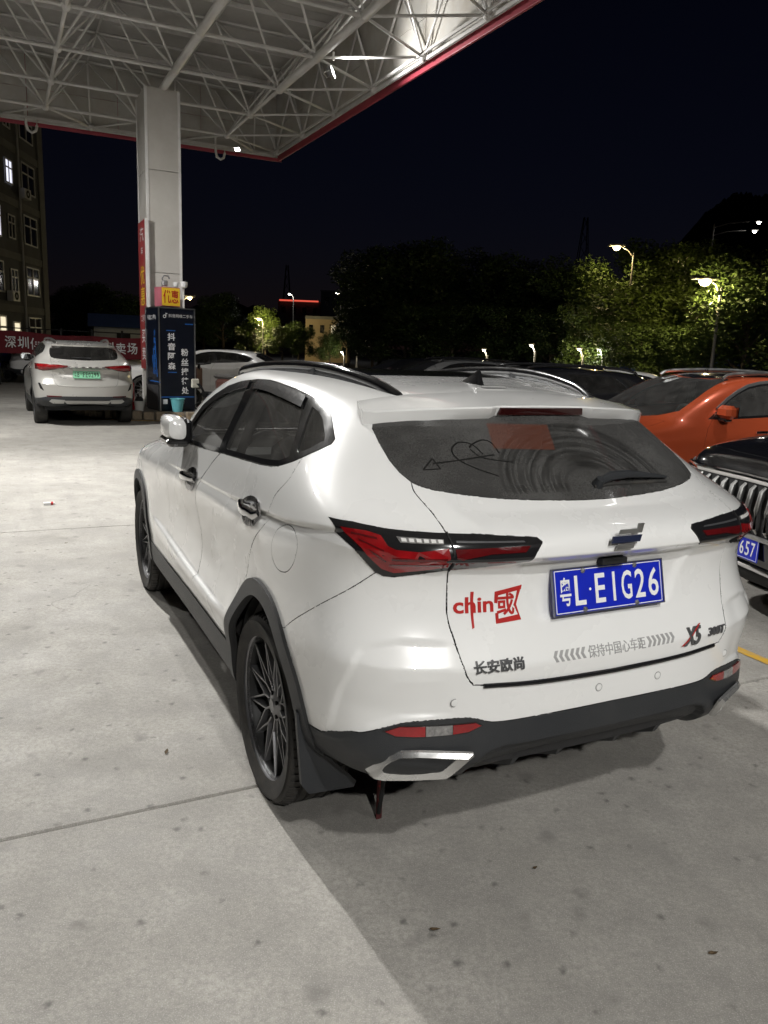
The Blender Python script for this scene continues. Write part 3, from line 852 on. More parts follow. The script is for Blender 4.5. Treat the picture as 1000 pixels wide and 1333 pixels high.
    R['dlo'] = in_poly(y, z, DLO) & (ax > .5)
    R['pf'] = in_poly(y, z, PF) & (ax > .5); R['pr'] = in_poly(y, z, PR) & (ax > .5); R['pq'] = in_poly(y, z, PQ) & (ax > .5)
    backwin = in_poly(ax, z, RW + [(-.01, 1.226), (-.01, 1.478), (.30, 1.476), (.50, 1.462), (.575, 1.44)]) & (y < -.18)
    lamp = in_poly(ax, z, LAMP) & (y < -.3)
    tgm = in_poly(ax, z, TG + [(-.01, .708), (-.01, 1.3), (.56, 1.3)]) & (y < -.3)
    ws = in_poly(ax, y, WS + [(-.01, 2.37), (-.01, 1.36)]) & (z > 1.08)
    rg = in_poly(ax, y, roofG + [(-.01, 1.2), (-.01, .33)]) & (z > 1.5)
    flap = in_poly(y, z, FLAP) & (C[:, 0] < -.5)
    seamy = np.interp(z, [p[1] for p in SB][::-1], [p[0] for p in SB][::-1])
    bump = (y < np.where(z > .77, seamy, -.29)) & (z < 1.06)
    doorF = in_poly(y, z, GA[::-1] + [(1.66, 1.17), (1.5, 1.17)] + DLO[:0] + [(.80, 1.25)] + GB + [(.955, .43), (1.74, .43)]) if False else None
    # door regions below the glass line
    gA = np.interp(z, [p[1] for p in GA][::-1], [p[0] for p in GA][::-1])
    gB = np.interp(z, [p[1] for p in GB][::-1], [p[0] for p in GB][::-1])
    gC = np.interp(z, [p[1] for p in GC][::-1], [p[0] for p in GC][::-1])
    belt = z < np.interp(y, [-.10, .049, .232, .725, 1.551, 1.70], [1.30, 1.246, 1.226, 1.197, 1.142, 1.142]) + .004
    sm = (ax > .5) & belt & (z > .38)
    c_clad = take(clad & ~lowb & ~(y < -.62))
    c_low = take(lowb)
    c_sill = take(sillm)
    g_pf, g_pr, g_pq = take(R['pf']), take(R['pr']), take(R['pq']); g_fr = take(R['dlo'])
    g_bw = take(backwin); m_lamp = take(lamp); m_tg = take(tgm); m_ws = take(ws); m_rg = take(rg)
    m_fl = take(flap); m_bp = take(bump)
    m_fd = take(sm & (y < gA) & (y > gB)); m_rd = take(sm & (y <= gB) & (y > gC))
    L_, R_ = C[:, 0] < 0, C[:, 0] >= 0
    P = sh.panel
    P('body', free, M_WHITE, hero, .0014, .016)
    bumper = P('rear_bumper', m_bp, M_WHITE, hero, .0024)
    tail = P('tailgate', m_tg, M_WHITE, hero, .0028, .016)
    P('fuel_flap', m_fl, M_WHITE, hero, .0026)
    low_c = P('bumper_cladding', c_low, M_PLASTIC, hero, .001, .02, .004)
    P('roof_glass', m_rg, M_BLKGLOSS, hero, .002)
    P('windshield', m_ws, M_WGLASS, hero, .001, 0)
    back = P('back_window', g_bw, M_BACKGLASS, hero, .001, 0)
    doors = []
    for sd, q in ((-1, L_), (1, R_)):
        fd = P('front_door', m_fd & q, M_WHITE, hero, .0034, .016); rd_ = P('rear_door', m_rd & q, M_WHITE, hero, .0034, .016)
        doors.append((sd, fd, rd_))
        P('window_frame', g_fr & q, M_BLKGLOSS, hero, 0., .02, .002)
        P('front_window', g_pf & q, M_SGLASS, hero, 0, 0, -.003)
        P('rear_window', g_pr & q, M_SGLASS, hero, 0, 0, -.003)
        P('quarter_window', g_pq & q, M_SGLASS, hero, 0, 0, -.003)
        poly_patch(sh, 'rain_visor', [(1.56, 1.252), (1.468, 1.342), (1.345, 1.405), (1.208, 1.458), (1.065, 1.488), (.955, 1.499), (.925, 1.468), (1.06, 1.448), (1.19, 1.42), (1.31, 1.372), (1.43, 1.31), (1.53, 1.23)], M_VISOR, hero, proj='side', sgn=sd, off=.008, thick=.003)
        poly_patch(sh, 'rain_visor', [(.865, 1.505), (.743, 1.509), (.598, 1.505), (.389, 1.494), (.225, 1.48), (.185, 1.44), (.25, 1.445), (.389, 1.456), (.598, 1.468), (.743, 1.471), (.835, 1.468)], M_VISOR, hero, proj='side', sgn=sd, off=.008, thick=.003)
        P('sill_cladding', c_sill & q, M_PLASTIC, hero, .0, .03, .006)
        P('arch_cladding', c_clad & q & (y < 1.3), M_PLASTIC, hero, .0, .03, .012)
        P('arch_cladding', c_clad & q & (y >= 1.3), M_PLASTIC, hero, .0, .03, .012)
        lm = P('tail_light', m_lamp & q, M_BLKGLOSS, hero, .0015, .02, .003)
        sg = lambda P_: [(x * sd, zz) for x, zz in P_]
        poly_patch(sh, 'red_lens', sg([(.818, 1.156), (.771, 1.156), (.742, 1.149), (.732, 1.125), (.715, 1.117), (.662, 1.115), (.584, 1.127), (.580, 1.077), (.644, 1.060), (.708, 1.046), (.738, 1.057), (.777, 1.096), (.802, 1.128)]), M_RED, lm, off=.0035, thick=.0035)
        poly_patch(sh, 'clear_lens', sg([(.708, 1.150), (.592, 1.148), (.595, 1.137), (.702, 1.136)]), M_CLEAR, lm, off=.0035, thick=.003)
        poly_patch(sh, 'red_lens', sg([(.567, 1.125), (.463, 1.128), (.342, 1.130), (.36, 1.114), (.466, 1.112), (.54, 1.100), (.563, 1.084)]), M_REDDARK, lm, off=.0035, thick=.003)
        poly_patch(sh, 'light_seam', sg([(.577, 1.165), (.573, 1.165), (.566, 1.06), (.570, 1.06)]), M_DARK, lm, off=.0036, thick=.0038)
        # ribs moulded into the lens and a bright inner reflector
        for q_ in ([(.80, 1.148), (.80, 1.143), (.752, 1.138), (.752, 1.143)], [(.792, 1.135), (.790, 1.130), (.742, 1.108), (.742, 1.113)], [(.775, 1.112), (.772, 1.107), (.735, 1.083), (.735, 1.088)]):
            poly_patch(sh, 'lens_rib', sg(q_), M_REDDARK, lm, off=.0072, thick=.0012)
        for x0_, x1_, z0_, z1_ in ((.725, .590, 1.096, 1.101), (.725, .590, 1.078, 1.088)):
            poly_patch(sh, 'lens_rib', sg([(x0_, z0_), (x1_, z1_), (x1_, z1_ - .004), (x0_, z0_ - .004)]), M_REDDARK, lm, off=.0072, thick=.0012)
        for k_ in range(6):
            poly_patch(sh, 'light_emitter', sg([(.698 - .018 * k_, 1.147), (.686 - .018 * k_, 1.1465), (.686 - .018 * k_, 1.139), (.698 - .018 * k_, 1.139)]), mat('led_chip', (.75, .74, .72), .2, coat=1.), lm, off=.0066, thick=.0012)
        poly_patch(sh, 'light_guide', sg([(.560, 1.146), (.36, 1.143), (.355, 1.139), (.560, 1.141)]), M_BADGE, lm, off=.0035, thick=.002)
        # reflector in the lower bumper: red, clear, red
        rf = poly_patch(sh, 'rear_reflector', sg([(.745, .577), (.70, .599), (.483, .606), (.463, .593), (.506, .573), (.66, .562), (.71, .562)]), M_BLKGLOSS, hero, off=.004, thick=.002)
        poly_patch(sh, 'red_lens', sg([(.735, .577), (.70, .594), (.632, .597), (.632, .567), (.66, .566), (.71, .566)]), M_RED, rf, off=.006, thick=.003)
        poly_patch(sh, 'clear_lens', sg([(.630, .597), (.556, .600), (.556, .5715), (.630, .567)]), M_CLEAR, rf, off=.006, thick=.003)
        poly_patch(sh, 'red_lens', sg([(.554, .600), (.487, .602), (.470, .593), (.508, .577), (.554, .572)]), M_RED, rf, off=.006, thick=.003)
        # chrome tailpipe surround: a ring with depth and a bright floor
        ringo = [(.765, .438), (.722, .505), (.695, .526), (.649, .533), (.506, .530), (.500, .518), (.531, .440), (.545, .425), (.636, .413), (.715, .402), (.745, .408)]
        ringm = [(.752, .438), (.715, .499), (.692, .518), (.648, .525), (.520, .522), (.516, .515), (.543, .444), (.554, .431), (.638, .420), (.711, .410), (.735, .414)]
        ringi = [(.722, .440), (.698, .484), (.683, .500), (.642, .506), (.545, .504), (.546, .500), (.566, .452), (.575, .445), (.640, .436), (.700, .428), (.715, .430)]
        V = []; nn = len(ringo)
        smp = [(x_, z_, sh.drop(x_ * sd, z_, 'rear', sd, 0)[0].y) for x_, z_ in ringo if x_ > .52]
        cf = np.linalg.lstsq(np.array([(1, a, a * a, b) for a, b, c in smp]), np.array([c for a, b, c in smp]), rcond=None)[0]
        def tp_pt(x_, z_, of, sd):
            y_ = cf @ np.array((1, x_, x_ * x_, z_)); nrm = Vector((sd * (cf[1] + 2 * cf[2] * x_), -1, cf[3])).normalized()
            return Vector((x_ * sd, y_, z_)) + nrm * (of + .004)
        for (pl, of) in ((ringo, .002), (ringo, .010), (ringm, .022), (ringi, .010), (ringi, -.016)):
            for x_, z_ in pl:
                V.append(tp_pt(x_, z_, of, sd))
        F = []
        for k in range(4):
            F += [(k * nn + i, k * nn + (i + 1) % nn, (k + 1) * nn + (i + 1) % nn, (k + 1) * nn + i) for i in range(nn)]
        F.append(tuple(range(4 * nn, 5 * nn)))
        ex = mk('tailpipe_trim', V, F, mat('brushed_chrome', (.72, .72, .71), .24, metal=.85, rvar=.06, vscale=16), hero); auto_smooth(ex, 30)
    # ---- door handles: a scooped bowl and a bow
    for sd, fd, rd_ in doors:
        for dr, yc, zc in ((rd_, .19, 1.062), (fd, 1.20, 1.015)):
            bowl = poly_patch(sh, 'handle_bowl', smooth_line([(yc - .125, zc + .036), (yc - .02, zc + .054), (yc + .08, zc + .026), (yc + .10, zc - .012), (yc + .02, zc - .056), (yc - .09, zc - .042)], 4, True), mat('bowl_chrome', (.30, .30, .31), .22, metal=1, rvar=.1, vscale=30), dr, proj='side', sgn=sd, off=.002, thick=.004)
            mb = MB(); pts = []
            for t in range(9):
                u_ = t / 8; yy = yc + .105 - .20 * u_; zz = zc - .012 + .022 * u_
                p, n_ = sh.drop(yy, zz, 'side', sd, .012 + .030 * math.sin(math.pi * u_) ** .7); pts.append(p)
            mb.tube(pts, [.014, .019, .022, .023, .023, .023, .022, .019, .013], 10, up=(0, 0, 1), sx=.6)
            mb.build('handle', M_CHROME, dr, True)
    # ---- spoiler with the high brake light
    st = [(0., -.375, 1.499, -.362, 1.462), (.185, -.373, 1.497, -.360, 1.460), (.215, -.392, 1.496, -.372, 1.452), (.32, -.378, 1.492, -.358, 1.446), (.44, -.340, 1.485, -.325, 1.434), (.53, -.292, 1.476, -.280, 1.420), (.585, -.246, 1.468, -.238, 1.408), (.612, -.212, 1.470, -.212, 1.415)]
    V = []; cols = [(-x, *r) for x, *r in st[:0:-1]] + [tuple(q) for q in st]
    for (x, by, bz, cy, cz) in cols:
        fy = by + .25 - .10 * (abs(x) / .6) ** 3
        pf, _n = sh.drop(x * .93, fy, 'top', 1, .0015)
        m1 = (by * .5 + fy * .5); p1, _n = sh.drop(x * .965, m1, 'top', 1, .004)
        z1 = max(p1.z, (pf.z + bz) / 2 + .006)
        V += [(x * .93, fy, pf.z), (x * .965, m1, z1), (x * .995, by + .03, bz + .004), (x, by + .006, bz + .0005), (x, by, bz - .005), (x, cy, cz + .004), (x * .998, cy + .006, cz), (x * .97, cy + .07, cz + .012), (x * .96, cy + .12, cz + .03)]
    k = 9; F = []
    for i in range(len(cols) - 1):
        for j in range(k - 1):
            F.append((i * k + j, i * k + j + 1, (i + 1) * k + j + 1, (i + 1) * k + j))
    F += [tuple(range(k)), tuple(range((len(cols) - 1) * k + k - 1, (len(cols) - 1) * k - 1, -1))]
    spo = mk('spoiler', V, [f[::-1] for f in F], M_WHITE, hero); auto_smooth(spo, 28)
    MB().prism([(-.182, -.012), (-.175, .012), (.175, .012), (.182, -.012)], frame((0, -.371, 1.480), (1, 0, 0), (0, -.3, 1)), .006).build('brake_light', mat('dark_brake_lens', (.028, .004, .004), .12, coat=.6, var=.2, vscale=30), spo)
    MB().box((0, -.05, 1.545), (.10, .045, .004)).build('roof_label', M_STICKGREY, spo)
    # ---- roof rails
    for sd in (-1, 1):
        path = smooth_line([(-.555 * -sd, 1.47, 1.512), (-.556 * -sd, 1.42, 1.535), (-.55 * -sd, 1.06, 1.570), (-.53 * -sd, .66, 1.588), (-.50 * -sd, .327, 1.582), (-.462 * -sd, .04, 1.550), (-.437 * -sd, -.089, 1.515), (-.428 * -sd, -.125, 1.498)], 5)
        rl = MB().tube(path, [.006] + [.021] * (len(path) - 2) + [.006], 10, sx=.72).build('roof_rail', M_BLKGLOSS, hero, True)
        for q in (4, 17, 31):
            p = path[q]; MB().box((p[0], p[1], p[2] - .03), (.022, .09, .05)).build('rail_foot', M_PLASTIC, rl)
        lo = [(p[0], p[1], p[2] - .026) for p in path[2:-2]]
        MB().tube(lo, .013, 8, sx=.9).build('rail_base', M_PLASTIC, rl, True)
    # ---- antenna fin
    V = []
    for yy, zt, w_ in ((.18, .002, .004), (.12, .022, .017), (.07, .048, .018), (.045, .062, .010), (.028, .050, .012), (.012, .004, .014)):
        b_, _n = sh.drop(0, yy, 'top', 1, -.002)
        V += [(-w_, yy, b_.z), (-w_ * .45, yy, b_.z + zt * .6), (0, yy, b_.z + zt), (w_ * .45, yy, b_.z + zt * .6), (w_, yy, b_.z)]
    F = [(i * 5 + j, i * 5 + j + 1, i * 5 + 6 + j, i * 5 + 5 + j) for i in range(5) for j in range(4)] + [(0, 1, 2, 3, 4), (29, 28, 27, 26, 25)]
    fin = mk('antenna_fin', V, [f[::-1] for f in F], M_BLKGLOSS, hero); auto_smooth(fin, 50)
    # ---- number plate
    tl = .25; M = frame((0, -.7935, .966), (1, 0, 0), (0, math.sin(tl), math.cos(tl)))
    pl = empty('number_plate'); pl.parent = hero; pl.matrix_local = M
    MB().box((0, 0, 0), (.44, .14, .004)).build('plate_sheet', M_PLATEB, pl, False, .0015)
    fr = MB()
    for c_, d_ in (((0, .0705, .001), (.447, .004, .009)), ((0, -.0705, .001), (.447, .004, .009)), ((.2215, 0, .001), (.004, .137, .0086)), ((-.2215, 0, .001), (.004, .137, .0086))): fr.box(c_, d_)
    fr.build('plate_frame', mat('plate_frame', (.18, .19, .25), .3, metal=.7), pl)
    ln = MB()
    for c_, d_ in (((0, .0645, .0025), (.428, .0025, .001)), ((0, -.0645, .0025), (.428, .0025, .001)), ((.2135, 0, .0025), (.0025, .1265, .001)), ((-.2135, 0, .0025), (.0025, .1265, .001))): ln.box(c_, d_)
    ln.build('plate_border', M_PLATEW, pl)
    tx = MB()
    for ch, cx, w_, h_ in (('粤', -.176, .043, .088), ('L', -.119, .042, .092), ('·', -.080, .009, .009), ('E', -.040, .040, .092), ('I', .016, .009, .092), ('G', .068, .043, .092), ('2', .124, .042, .092), ('6', .181, .043, .092)):
        if ch == 'I': tx.box((cx, 0, .0026), (.010, .092, .001)); continue
        V, F = fit_text(ch, w_, h_, bold=.012)
        tx.add([(v[0] + cx, v[1], .003) for v in V], F)
    tx.build('plate_characters', M_PLATEW, pl)
    for sx_, sy_ in ((-.105, .060), (.105, .060), (-.105, -.060), (.105, -.060)):
        MB().lathe([(.0085, 0), (.0085, .003), (.006, .006), (0, .007)], 12, Matrix.Translation((sx_, sy_, .002))).build('plate_screw', M_SATIN, pl, True)
    # ---- emblem, lettering and stickers on the tailgate
    em = MB(); Me = frame((0, -.853, 1.139), (1, 0, .0), (0, .05, 1))
    em.prism([(-.042, .013), (-.036, .027), (.030, .027), (.034, .043), (.058, .043), (.055, .030), (.050, .013)], Me, .004)
    e0 = em.build('emblem', M_SATIN, tail, False, .0015)
    MB().prism([(-.048, -.034), (-.043, -.017), (.026, -.017), (.020, -.034)], Me, .004).build('emblem_foot', M_SATIN, e0, False, .0015)
    MB().prism([(-.070, -.013), (-.063, .008), (.050, .008), (.043, -.013)], Me, .0055).build('emblem_bar', mat('emblem_blue', (.008, .014, .045), .2, coat=1), e0)
    def put_text(name, s_, cx, cz, w_, h_, m_, parent=tail, th=.003, rot=0., **k_):
        V, F = fit_text(s_, w_, h_, **k_)
        ca, sa = math.cos(rot), math.sin(rot)
        return sh.patch(name, [(cx + v[0] * ca - v[1] * sa, cz + v[0] * sa + v[1] * ca) for v in V], F, m_, parent, off=.0012, thick=th, maxlen=.008)
    put_text('maker_lettering', '长安欧尚', -.421, .774, .165, .036, M_BADGE, th=.004, bold=.02)
    put_text('trim_lettering', '300T', .475, .770, .095, .026, M_BADGE, th=.004, bold=.03, shear=.25)
    x5 = put_text('model_badge', 'X5', .352, .768, .085, .058, M_BADGE, th=.005, bold=.02, shear=.4)
    sh.patch('badge_flash', [(.295, .742), (.302, .742), (.395, .803), (.388, .803)], [(0, 1, 2, 3)], M_STICKRED, tail, off=.0055, thick=.001)
    g = MB()
    put_text('slogan_lettering', '保持中国心车距', .017, .777, .235, .036, M_STICKGREY, th=.0008)
    for sd in (-1, 1):
        for k in range(6):
            x0 = .017 + sd * (.135 + k * .0205)
            pts = [(x0, .777), (x0 + sd * -.012, .794), (x0 + sd * -.0, .794), (x0 + sd * .012, .777), (x0, .760), (x0 - sd * .012, .760)]
            pts = [(2 * x0 - p[0], p[1]) for p in pts] if sd < 0 else pts
            pts = [(x0 + sd * a, .777 + b) for a, b in ((-.009, .016), (.002, .016), (.011, 0), (.002, -.016), (-.009, -.016), (0, 0))]
            poly_patch(sh, 'chevron_sticker', pts, M_STICKGREY, tail, off=.0004, thick=.0008)
    # the red sticker: latin letters with long strokes, then a framed character
    stx = MB()
    put_text('red_sticker', 'chin', -.478, .945, .125, .048, M_STICKRED, th=.0008, bold=.022)
    sh.patch('red_sticker', [(-.489, .985), (-.479, .985), (-.480, .88), (-.487, .876)], [(0, 1, 2, 3)], M_STICKRED, tail, off=.0004, thick=.0008)
    a0, a1, b0, b1 = -.412, -.335, .886, .997
    for q in ([(a0, b1 - .016), (a1 + .012, b1), (a1 + .010, b1 - .014), (a0 + .012, b1 - .028)], [(a0, b1 - .016), (a0 + .012, b1 - .028), (a0 + .010, b1 - .052), (a0, b1 - .05)],
              [(a0 + .002, b0 + .03), (a0 + .012, b0 + .032), (a0 + .012, b0 + .014), (a0 + .002, b0)], [(a0 + .002, b0), (a0 + .012, b0 + .014), (a1 + .003, b0 + .022), (a1 + .010, b0 + .006)],
              [(a1 + .012, b1), (a1 - .002, b1 - .012), (a1 - .006, b1 - .04), (a1 - .014, b1 - .062), (a1 - .006, b1 - .064), (a1 + .003, b1 - .034)], [(a1 - .012, b0 + .05), (a1 - .004, b0 + .05), (a1 + .010, b0 + .006), (a1 + .001, b0 + .02)]):
        poly_patch(sh, 'red_sticker', q, M_STICKRED, tail, off=.0004, thick=.0008)
    put_text('red_sticker', '或', -.375, .942, .058, .066, M_STICKRED, th=.0008, bold=.02)
    # ---- tailgate foot strip, latch cavity, sensors
    MB().tube(smooth_line([(-.47, -.822, .716), (-.286, -.8415, .709), (0, -.849, .7055), (.286, -.8415, .709), (.47, -.822, .716)], 6), .0075, 8, sx=.8).build('tailgate_strip', M_BLKGLOSS, tail, True)
    MB().box((-.0, -.792, 1.052), (.10, .03, .02)).build('latch_handle', M_DARK, tail, False, .003)
    for x_, z_ in ((-.553, .668), (-.05, .655), (.2, .655), (.553, .668)):
        p, n_ = sh.drop(x_, z_, 'rear', 1, .0006)
        Ms = frame(p, (1, 0, 0), n_.cross(Vector((1, 0, 0))))
        MB().lathe([(.0105, -.002), (.0105, .0012), (.0085, .0016), (0, .0018)], 20, Ms).build('parking_sensor', M_WHITE, bumper, True)
        MB().lathe([(.0135, -.002), (.0135, .0006), (.0112, .0006)], 20, Ms).build('sensor_ring', M_STICKGREY, bumper, True)
    # ---- wiper
    wp = MB(); pts = [sh.drop(x_, z_, 'rear', 1, o_)[0] for x_, z_, o_ in ((.045, 1.262, .012), (.10, 1.270, .024), (.18, 1.272, .026), (.28, 1.268, .020), (.375, 1.264, .012))]
    wp.tube(pts, [.014, .017, .014, .009, .004], 8, sx=.7)
    p, n_ = sh.drop(.05, 1.262, 'rear', 1, -.002); wp.cyl(p, p + n_ * .03, .02, 14, .014)
    w1 = wp.build('wiper_arm', M_PLASTIC, hero, True)
    pts = [sh.drop(x_, z_, 'rear', 1, .004)[0] for x_, z_ in ((.03, 1.256), (.12, 1.260), (.25, 1.259), (.37, 1.257))]
    MB().tube(pts, .006, 6, sx=.6).build('wiper_blade', M_RUBBER, w1)
    # ---- drawing rubbed into the dust, translucent orange patch on the glass
    def stroke(P_, w_=.0028):
        P_ = smooth_line(P_, 4) if len(P_) > 2 else P_
        V = []; 
        for i, p in enumerate(P_):
            a = P_[max(0, i - 1)]; b = P_[min(len(P_) - 1, i + 1)]; d = Vector((b[0] - a[0], b[1] - a[1])); d.normalize()
            V += [(p[0] - d.y * w_, p[1] + d.x * w_ * .6), (p[0] + d.y * w_, p[1] - d.x * w_ * .6)]
        return V, [(2 * i, 2 * i + 1, 2 * i + 3, 2 * i + 2) for i in range(len(P_) - 1)]
    M_CLEAN = mat('wiped_glass', (.012, .012, .012), .1, var=.2)
    for P_ in ([(-.297, 1.293), (-.36, 1.314), (-.404, 1.338), (-.406, 1.365), (-.369, 1.385), (-.329, 1.378), (-.31, 1.352)], [(-.345, 1.37), (-.328, 1.38), (-.285, 1.392), (-.258, 1.383), (-.251, 1.355)], [(-.345, 1.366), (-.325, 1.345), (-.27, 1.335), (-.22, 1.330)], [(-.49, 1.325), (-.38, 1.338), (-.27, 1.351)]):
        V, F = stroke(P_); sh.patch('dust_drawing', V, F, M_CLEAN, back, off=.0006, thick=0)
    for P_ in ([(-.528, 1.308), (-.482, 1.339)], [(-.482, 1.339), (-.475, 1.312)], [(-.475, 1.312), (-.528, 1.308)]):
        V, F = stroke(P_, .0024); sh.patch('dust_drawing', V, F, M_CLEAN, back, off=.0006, thick=0)
    poly_patch(sh, 'orange_patch', [(-.236, 1.440), (0., 1.436), (-.03, 1.362), (-.262, 1.368)], glass_film, back, off=.0008, thick=0)
    # ---- mirrors, folded in: painted shell outside, black foot and inner side
    for sd in (-1, 1):
        mr = empty('door_mirror'); mr.parent = hero
        x0 = .905; n = 24
        def ring(yy, kx, kz, x_in, x_out):
            R = []
            for i in range(n):
                a = 2 * math.pi * i / n; c_, s_ = math.cos(a), math.sin(a)
                ex_ = math.copysign(abs(c_) ** .7, c_) * (x_out if c_ > 0 else x_in) * kx; ez_ = math.copysign(abs(s_) ** .62, s_) * .064 * kz
                R.append((sd * (x0 + ex_), yy, 1.232 + ez_ + .006 * (ex_ / .06)))
            return R
        def shell(name, rows_, m_):
            V = [p for r_ in rows_ for p in r_]; k_ = len(rows_)
            F = [(k * n + i, k * n + (i + 1) % n, (k + 1) * n + (i + 1) % n, (k + 1) * n + i) for k in range(k_ - 1) for i in range(n)] + [tuple(range(n)), tuple(range((k_ - 1) * n, k_ * n))]
            o_ = mk(name, V, F, m_, mr); bm = bmesh.new(); bm.from_mesh(o_.data); bmesh.ops.recalc_face_normals(bm, faces=bm.faces); bm.to_mesh(o_.data); bm.free(); auto_smooth(o_, 42)
            return o_
        shell('mirror_cap', [ring(1.62, .15, .3, .05, .06), ring(1.61, .6, .7, .05, .06), ring(1.575, .92, .95, .05, .062), ring(1.50, 1, 1, .05, .066), ring(1.43, .98, .95, .05, .062), ring(1.385, .8, .78, .05, .058), ring(1.37, .35, .4, .05, .05)], M_WHITE)
        MB().bbox((sd * (x0 - .045), 1.50, 1.222), (.05, .215, .125), .02).build('mirror_inner', M_BLKGLOSS, mr, True)
        MB().bbox((sd * (x0 - .072), 1.49, 1.224), (.006, .17, .095), .002).build('mirror_glass', mat('mirror_silver', (.55, .57, .6), .03, metal=1), mr)
        MB().bbox((sd * (x0 - .004), 1.50, 1.164), (.118, .228, .045), .016).build('mirror_base', M_BLKGLOSS, mr, True)
        MB().cyl((sd * (x0 - .03), 1.56, 1.155), (sd * .80, 1.585, 1.128), .028, 12).build('mirror_arm', M_BLKGLOSS, mr, True)
    # ---- wheels, liners, mud flaps
    for sd in (-1, 1):
        for yy in (.005, 2.71):
            wheel(hero, sd * .778, yy, sd)
            V = []; n = 20
            for xx in (.93 * sd * .93, .60 * sd):
                for i in range(n + 1):
                    a = math.pi * i / n; V.append((xx, yy - .02 + .40 * math.cos(a), .345 + .43 * math.sin(a)))
            F = [(i, i + 1, n + 2 + i, n + 1 + i) for i in range(n)] + [tuple(range(n + 1, 2 * n + 2))]
            mk('wheel_liner', V, F, M_DARK, hero)
        V = []; P_ = [(.905, .53), (.895, .40), (.885, .27), (.86, .235), (.70, .225), (.69, .245), (.78, .34), (.86, .47)]
        for yy in (-.405, -.425): V += [(sd * a, yy - .04 * (.5 - b), b) for a, b in P_]
        n = len(P_); F = [tuple(range(n)), tuple(range(2 * n - 1, n - 1, -1))] + [(i, (i + 1) % n, n + (i + 1) % n, n + i) for i in range(n)]
        mk('mud_flap', V, F, M_PLASTIC, hero)
    MB().box((0, 1.45, .33), (1.4, 3.7, .06)).box((0, -.52, .50), (1.15, .30, .05)).build('underbody', M_DARK, hero)
    # diffuser below the rear bumper, with fins
    V = []; xs = [-.50, -.46, -.40, -.25, -.1, .1, .25, .40, .46, .50]
    for x_ in xs:
        e_ = .0 if abs(x_) > .45 else 1
        V += [(x_, -.80 + .1 * x_ * x_, .478), (x_, -.792 + .1 * x_ * x_, .452 - .02 * e_), (x_, -.70, .395 - .02 * e_), (x_, -.56, .36)]
    F = [(i * 4 + j, i * 4 + j + 1, i * 4 + 5 + j, i * 4 + 4 + j) for i in range(len(xs) - 1) for j in range(3)]
    mk('diffuser', V, F, mat('diffuser_plastic', (.02, .02, .021), .55, bump=.2, bscale=300), hero)
    for x_ in (-.30, -.12, .12, .30): MB().add([(x_ - .014, -.785, .440), (x_ + .014, -.785, .440), (x_ + .02, -.62, .36), (x_ - .02, -.62, .36), (x_ - .006, -.76, .395), (x_ + .006, -.76, .395), (x_ + .008, -.62, .325), (x_ - .008, -.62, .325)], [(0, 1, 5, 4), (1, 2, 6, 5), (2, 3, 7, 6), (3, 0, 4, 7), (4, 5, 6, 7)]).build('diffuser_fin', M_PLASTIC, hero)
    # ---- grounding strap under the bumper
    sp_ = MB(); sp_.box((-.545, -.325, .165), (.022, .006, .36)); s0 = sp_.build('grounding_strap', mat('strap_rubber', (.10, .02, .02), .7, var=.4, vscale=40), hero)
    V, F = fit_text('出入平安', .30, .016, bold=.01)
    mk('strap_lettering', [(-.545 + v[1], -.3285, .17 - v[0]) for v in V], F, M_STICKRED, s0)
    MB().tube([(-.60, -.46, .34), (-.57, -.40, .20), (-.55, -.335, .03)], .008, 6).build('strap_cord', M_DARK, s0)
    # ---- headlamps and grille at the far end
    for sd in (-1, 1):
        poly_patch(sh, 'headlight', [(sd * .66, .90), (sd * .84, .935), (sd * .865, .90), (sd * .80, .84), (sd * .62, .84)], M_HEADLAMP, hero, proj='front', sgn=sd, off=.002, thick=.004)
    poly_patch(sh, 'grille', [(-.52, .84), (.52, .84), (.60, .60), (.45, .48), (-.45, .48), (-.60, .60)], M_BLKGLOSS, hero, proj='front', off=.002, thick=.004)
    # ---- cabin
    def seat(name, x_, y_, w_):
        st_ = empty(name); st_.parent = hero
        MB().bbox((x_, y_ + .25, .62), (w_, .52, .16), .05).build('cushion', M_SEAT, st_, True)
        b_ = MB(); b_.bbox((0, 0, .32), (w_, .14, .62), .05); o_ = b_.build('backrest', M_SEAT, st_, True); o_.location = (x_, y_ - .02, .66); o_.rotation_euler = (.30, 0, 0)
        for hx in ((0,) if w_ < .7 else (-.38, 0, .38)):
            h_ = MB(); h_.bbox((hx, 0, 0), (.26, .10, .16), .035); o_ = h_.build('headrest', M_SEAT, st_, True); o_.location = (x_, y_ - .23, 1.35); o_.rotation_euler = (.18, 0, 0)
    seat('front_seat', -.37, .92, .50); seat('front_seat', .37, .92, .50); seat('rear_seat', 0, .02, 1.25)
    da = MB(); da.bbox((0, 1.85, .93), (1.45, .42, .24), .06); da.build('dashboard', mat('dash', (.05, .048, .046), .6, var=.2), hero, True)
    MB().tube([(-.37 + .185 * math.cos(a * .3142), 1.50 + .05 * math.sin(a * .3142), 1.02 + .175 * math.sin(a * .3142)) for a in range(20)], .016, 8, up=(0, 1, .3), closed=True).build('steering_wheel', M_TRIM, hero, True)
    for sd in (-1, 1):
        V = [(sd * .655, .885, 1.50), (sd * .625, .80, 1.50), (sd * .79, .70, 1.19), (sd * .80, .80, 1.19), (sd * .82, .80, .5), (sd * .82, .68, .5)]
        mk('pillar_trim', [(a - sd * .03, b, c) for a, b, c in V], [(0, 1, 2, 3), (3, 2, 5, 4)], M_TRIM, hero)
        mk('door_card', [(sd * .79, -.05, 1.20), (sd * .79, 1.6, 1.12), (sd * .84, 1.7, .45), (sd * .84, .3, .45)], [(0, 1, 2, 3)], M_SEAT, hero)
